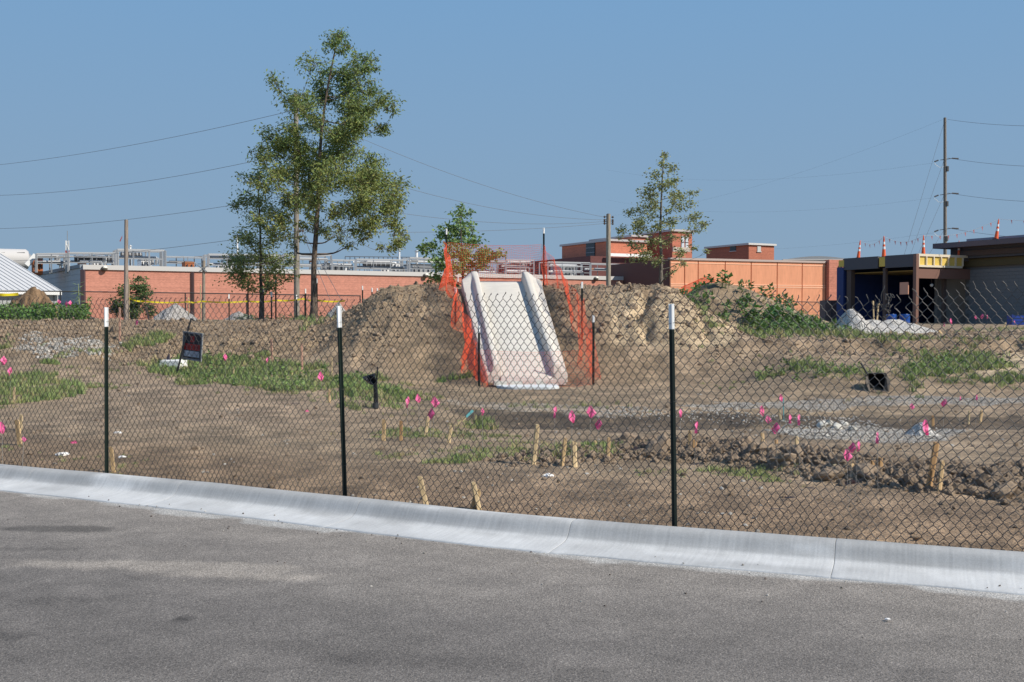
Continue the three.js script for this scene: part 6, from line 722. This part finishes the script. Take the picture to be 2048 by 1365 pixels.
// ---------------------------------------------------------------- wooden stakes: [top x, top y, base x, base y, width m, label, colour?]
const wood = [std(0.95, 0.7, 0.4, 0.85, { map: poleTex }), std(1.0, 0.8, 0.5, 0.85, { map: poleTex }), std(0.82, 0.52, 0.26, 0.85, { map: poleTex })], teal = std(0.12, 0.38, 0.4, 0.7), pinkWood = std(0.9, 0.55, 0.42, 0.85, { map: poleTex });
function lath(w, L, th, cut) { const sh = new THREE.Shape(); sh.moveTo(-w / 2, -0.12); sh.lineTo(0, -0.2); sh.lineTo(w / 2, -0.12); sh.lineTo(w / 2, L - cut * w); sh.lineTo(w * 0.1, L); sh.lineTo(-w / 2, L - cut * w * 0.2); sh.closePath(); const g = new THREE.ExtrudeGeometry(sh, { depth: th, bevelEnabled: true, bevelSize: 0.0015, bevelThickness: 0.0015, bevelSegments: 1 }); g.translate(0, 0, -th / 2); return g; }
const stakes = [
  [28, 774, 27, 808, 0.035, 'pale stake at the lower edge of the left grass patch'], [33, 840, 39, 890, 0.055, 'wide pale stake leaning left beside the large pink flag at the far left'], [42, 830, 40, 862, 0.04, 'upright stake touching the wide leaning one at the far left'], [221, 894, 227, 945, 0.04, 'orange brown stake right behind the curb beside the first fence post'], [203, 708, 203, 729, 0.03, 'short thin stake just left of the first fence post'],
  [239, 615, 239, 682, 0.05, 'tall weathered stake on the bank right of the first fence post', 3], [291, 612, 301, 659, 0.045, 'leaning weathered stake on the crest below the evergreen bush', 3], [542, 678, 544, 722, 0.045, 'weathered stake at the upper edge of the middle grass patch', 3], [603, 688, 604, 746, 0.045, 'tall weathered stake in the grass left of the second fence post', 3], [663, 715, 664, 746, 0.035, 'pale stake close left of the second fence post'], [625, 603, 625, 645, 0.05, 'pinkish stake on the crest in front of the big trunk', 4],
  [467, 736, 466, 751, 0.03, 'small stake deep in the grass right of the dark sign'], [543, 748, 543, 763, 0.03, 'tiny stake in the middle of the grass patch'], [658, 779, 659, 806, 0.035, 'stake at the lower edge of the grass left of the second fence post'], [768, 839, 767, 882, 0.05, 'broad pale stake below the black standpipe'], [802, 842, 802, 882, 0.04, 'brownish stake right of the broad pale one below the standpipe', 2], [856, 834, 850, 873, 0.045, 'stake rising into the lowest of the four pink flags'], [902, 852, 897, 887, 0.045, 'upright stake at the foot of the teal-tipped leaning stake'],
  [839, 953, 852, 1011, 0.045, 'pale stake leaning left right behind the curb'], [946, 964, 958, 1020, 0.04, 'narrow half of the crossed pair of stakes behind the curb'], [958, 979, 945, 1019, 0.075, 'broad half of the crossed pair of stakes behind the curb'], [1075, 849, 1067, 929, 0.045, 'tall leaning stake at the left of the clod row'], [1131, 876, 1124, 932, 0.045, 'leaning stake left of the straight one in the pair by the clods'], [1148, 882, 1150, 935, 0.055, 'straight flat-topped stake of the pair by the clods'], [1191, 882, 1191, 895, 0.04, 'short stub of a stake right behind the pair by the clods'], [1218, 875, 1216, 922, 0.035, 'thin upright stake right of the pair by the clods'],
  [1380, 862, 1380, 900, 0.035, 'thin stake right of the third fence post'], [1390, 880, 1389, 907, 0.045, 'orange stub of a stake below the pink flag near the third fence post', 2], [1558, 818, 1563, 842, 0.03, 'thin leaning stake beside the teal rod'], [1553, 880, 1553, 894, 0.04, 'short orange stub under the pink flag group', 2], [1594, 873, 1595, 893, 0.05, 'broad short stake under the pink flag group'], [1525, 866, 1526, 886, 0.045, 'short broad stake left of the pink flag group'], [1671, 929, 1674, 947, 0.045, 'short stake left below the three clustered flags'], [1703, 928, 1710, 941, 0.04, 'slanting short stake under the three clustered flags'], [1747, 921, 1749, 946, 0.045, 'short stake in the clods below the single flag', 2], [1762, 915, 1762, 943, 0.035, 'weathered stake right of the short one below the single flag', 2],
  [1874, 885, 1858, 977, 0.055, 'longest leaning orange brown stake at the right', 2], [1886, 922, 1879, 982, 0.06, 'pale thick stake right of the longest leaning one'], [1866, 832, 1867, 854, 0.035, 'short stake behind the small gravel heap', 2], [1939, 822, 1938, 849, 0.025, 'thin pale stake near the wet rut at the right'], [1964, 821, 1961, 847, 0.045, 'thicker pale stake near the wet rut at the right'], [1543, 602, 1543, 657, 0.06, 'taller of two pale stakes in the weeds by the orange hall'], [1554, 611, 1554, 660, 0.055, 'shorter of two pale stakes in the weeds by the orange hall'], [1747, 602, 1749, 643, 0.05, 'left stake of the crossed pair behind the pale gravel heap'], [1758, 606, 1753, 643, 0.06, 'right stake of the crossed pair behind the pale gravel heap'], [1877, 660, 1884, 668, 0.05, 'small fallen stake on the far right terrace'], [2013, 645, 2006, 652, 0.06, 'short tilted stake in front of the block wing'], [112, 612, 112, 630, 0.05, 'left of two short stakes in the left weeds'], [132, 620, 132, 630, 0.05, 'right of two short stakes in the left weeds']];
seed(900);
stakes.forEach(([tx, ty, bx, by, w, label, mi], i) => { let b = by < 665 ? null : pick(bx, by); if (!b || -b.z > 60) { const D = bx > 1700 ? 40 : 34; b = P(bx, by, D); b.y = Math.min(b.y, height(b.x, D) + 0.02); } const D = -b.z, t = P(tx, ty, D), dir = t.clone().sub(b), L = dir.length(), o = thing('stake', label, 'stake', b, 'survey stakes on the site'); const m = part(o, 'lath', lath(Math.min(w, 9 / FOCAL * D + 0.01), L, rr(0.014, 0.024), rr(0.1, 0.6)), mi === 3 ? pinkWood : mi === 4 ? pinkWood : mi === 2 ? wood[2] : wood[Math.floor(rnd() * 2)]); m.quaternion.setFromUnitVectors(V(0, 1, 0), dir.normalize()); m.rotateY(rr(-0.1, 0.75)); });
{ // teal marked ones
  const b = pick(912, 853), D = -b.z, t = P(945, 823, D).add(V(0, 0, -0.1)), o = thing('leaning_stake', 'stake with teal painted end leaning far to the right', 'stake', b), d = t.clone().sub(b), L = d.length(); d.normalize(); const m = part(o, 'lath', lath(0.035, L, 0.018, 0.3), wood[1]); m.quaternion.setFromUnitVectors(V(0, 1, 0), d); const e = part(m, 'painted_end', new THREE.BoxGeometry(0.039, L * 0.42, 0.0235), teal); e.position.y = L * 0.8;
  const r = pick(1568, 842), E = -r.z, q = thing('teal_rod', 'thin teal rod under the topmost pink flag', 'rod', r); part(q, 'rod', new MB().tube([V(0, -0.1, 0), P(1567, 800, E).sub(r)], 0.009, 6).geo(), teal); part(q, 'cap', new MB().tube([P(1567, 800, E).sub(r), P(1567, 797, E).sub(r)], 0.013, 6).geo(), teal);
  const s = P(1583, 646, 33), u = thing('teal_rod', 'short teal marker in the weeds by the orange hall', 'rod', s); part(u, 'rod', new MB().tube([V(0, -0.2, 0), P(1580, 632, 33).sub(s)], 0.03, 7).geo(), teal); part(u, 'cap', new MB().tube([P(1580, 632, 33).sub(s), P(1579.6, 629, 33).sub(s)], 0.034, 7).geo(), pinkWood);
}
// ---------------------------------------------------------------- pink marker flags: [x, y of cloth middle, cloth height px, label, depth?]
const pink = new THREE.MeshPhysicalMaterial({ color: new THREE.Color().setRGB(0.95, 0.16, 0.4), roughness: 0.55, transmission: 0.15, thickness: 0, side: THREE.DoubleSide }), stem = std(0.35, 0.33, 0.3, 0.5);
function flagCloth(v) { seed(1000 + v); const n = 7, m = 6, g = [], mb = new MB(), tw = rr(-1.6, 1.6), fold = rr(0.5, 1.2); for (let i = 0; i <= n; i++) { g.push([]); for (let j = 0; j <= m; j++) { const t = i / n, s = j / m - 0.5, wid = 0.1 + 0.72 * (t < 0.58 ? t / 0.58 : (1 - t) / 0.42 * 0.8 + 0.2 * (1 - t)), a = tw * t + fold * Math.sin(t * 5 + v) * 0.8; g[i].push(V(s * wid * Math.cos(a * 0.6) + 0.09 * Math.sin(t * 3 + v * 2), -t - 0.12 * s * (v % 2 ? 1 : -1) * Math.sin(Math.PI * t), s * wid * Math.sin(a * 0.6) + 0.13 * Math.cos(s * 8 + v + t * 2) * t)); } } for (let i = 0; i < n; i++) for (let j = 0; j < m; j++) mb.quad(g[i][j], g[i + 1][j], g[i + 1][j + 1], g[i][j + 1]); return mb.geo(); }
const cloths = [0, 1, 2, 3, 4].map(flagCloth);
const flags = [
  [7, 722, 20, 'pink flag at the left edge above the grass patch'], [19, 744, 18, 'pink flag at the left edge standing in the grass'], [3, 857, 26, 'large pink flag cut by the left edge near the wide stake'], [47, 879, 12, 'small pink flag low beside the wide leaning stake'], [273, 645, 12, 'small red pink flag on the bank below the evergreen bush'], [450, 715, 16, 'pink flag at the top edge of the grass right of the sign'], [534, 722, 12, 'pink flag near the weathered stake in the middle grass'], [642, 754, 20, 'pink flag in the grass left of the second fence post'],
  [117, 604, 10, 'left of three small pink flags in the left weeds', 33.3], [132, 609, 13, 'middle of three small pink flags in the left weeds', 33.2], [140, 607, 12, 'right of three small pink flags in the left weeds', 33.3],
  [815, 806, 24, 'left of the four pink flags right of the standpipe'], [837, 798, 20, 'top of the four pink flags right of the standpipe'], [869, 805, 24, 'right of the four pink flags right of the standpipe'], [862, 829, 24, 'lowest of the four pink flags right of the standpipe'], [965, 824, 17, 'single pink flag right of the teal-tipped stake'], [1110, 826, 25, 'left of the three pink flags in a row below the slide'], [1145, 835, 27, 'middle of the three pink flags in a row below the slide'], [1181, 825, 27, 'right of the three pink flags in a row below the slide'], [1197, 850, 23, 'pink flag below the row of three under the slide'], [1361, 827, 21, 'pink flag touching the third fence post'], [1393, 856, 27, 'pink flag right of the third fence post above the orange stub'],
  [1525, 823, 22, 'leftmost flag of the group right of the third fence post'], [1536, 840, 18, 'second flag from the left in the group right of the third post'], [1552, 858, 25, 'lowest flag of the group right of the third fence post'], [1580, 838, 23, 'flag second from the right in the group under the teal rod'], [1598, 841, 24, 'rightmost flag of the group under the teal rod'], [1563, 797, 16, 'topmost flag of the group on the teal rod'], [1694, 912, 27, 'lowest of the three clustered pink flags'], [1705, 897, 24, 'middle of the three clustered pink flags'], [1717, 892, 27, 'highest of the three clustered pink flags'], [1755, 877, 25, 'single pink flag right of the three clustered ones'], [1853, 857, 34, 'tall pink flag in front of the small gravel heap'],
  [1824, 814, 14, 'pink flag on the gravel strip left of the other three'], [1889, 807, 18, 'second pink flag on the gravel strip'], [1921, 797, 12, 'third pink flag on the gravel strip'], [1954, 795, 14, 'rightmost pink flag on the gravel strip'],
  [1903, 643, 12, 'pink flag left of the far row before the block wing', 45], [1952, 635, 9, 'left of three tiny pink flags before the block wing', 50], [1965, 633.5, 10, 'middle of three tiny pink flags before the block wing', 50], [1975, 633.5, 10, 'right of three tiny pink flags before the block wing', 50], [1889, 650, 8, 'tiny pink flag lying low at the end of the long gravel heap', 42], [2030, 645, 7, 'tiny pink flag in front of the blue crate', 50]];
flags.forEach(([x, y, hp, label, D0], i) => { let b; if (D0) { b = onGround(x, D0); } else { b = pick(x, y, 0.5); if (-b.z > 36) b = onGround(x, 30); } const D = -b.z, c = P(x, y - hp / 2, D).sub(b), h = hp * 0.92 / FOCAL * D, o = thing('marker_flag', label, 'flag', b, 'pink marker flags on the site'), cl = part(o, 'cloth', cloths[i % 5], pink); cl.scale.setScalar(h); cl.position.copy(c); cl.rotation.y = ((i * 2.4) % 3) - 1.5; part(o, 'wire_stem', new MB().tube([V(rr(-0.03, 0.03), -0.08, 0), V(c.x, c.y + 0.01, c.z)], 0.0022, 4, false).geo(), stem); });
for (const [x, y, w, label] of [[146, 888, 16, 'flattened pink flag lying on the bare soil at the left'], [613, 824, 9, 'small pink scrap lying on the soil below the grass']]) { const p = pick(x, y), o = new THREE.Mesh(cloths[1], pink); o.name = numbered('fallen_flag'); o.userData = { label, category: 'flag' }; o.castShadow = true; const s = w / FOCAL * -p.z; o.scale.set(s, s, s); o.position.copy(p).add(V(-s * 0.4, 0.012, 0)); o.rotation.set(0.3, 0.2, 1.4); scene.add(o); }
// scraps of white rubble on the bare soil
for (const [x, y, s, label] of [[122, 911, 0.05, 'white lump of rubble on the soil left of the first post'], [234, 867, 0.035, 'pale stone right of the first fence post'], [244, 916, 0.03, 'white scrap beside the orange brown stake'], [1096, 954, 0.04, 'pale stone below the pair of stakes by the clods'], [1776, 1245, 0.01, 'white scrap lying on the asphalt at the right']]) { const road = y > 1150, p = road ? P(x, y, 1.775 * FOCAL / (y - 635)) : pick(x, y); if (road) p.y = -0.14; const o = new THREE.Mesh(rockGeo(20 + (x % 7), 0.6), std(0.78, 0.76, 0.73, 0.9)); o.name = numbered('rubble_stone'); o.scale.set(s * 1.3, s * 0.8, s); o.position.copy(p).add(V(0, s * 0.25, 0)); o.userData = { label, category: 'stone', group: 'rubble stones' }; o.castShadow = true; scene.add(o); }
renderer.render(scene, camera);
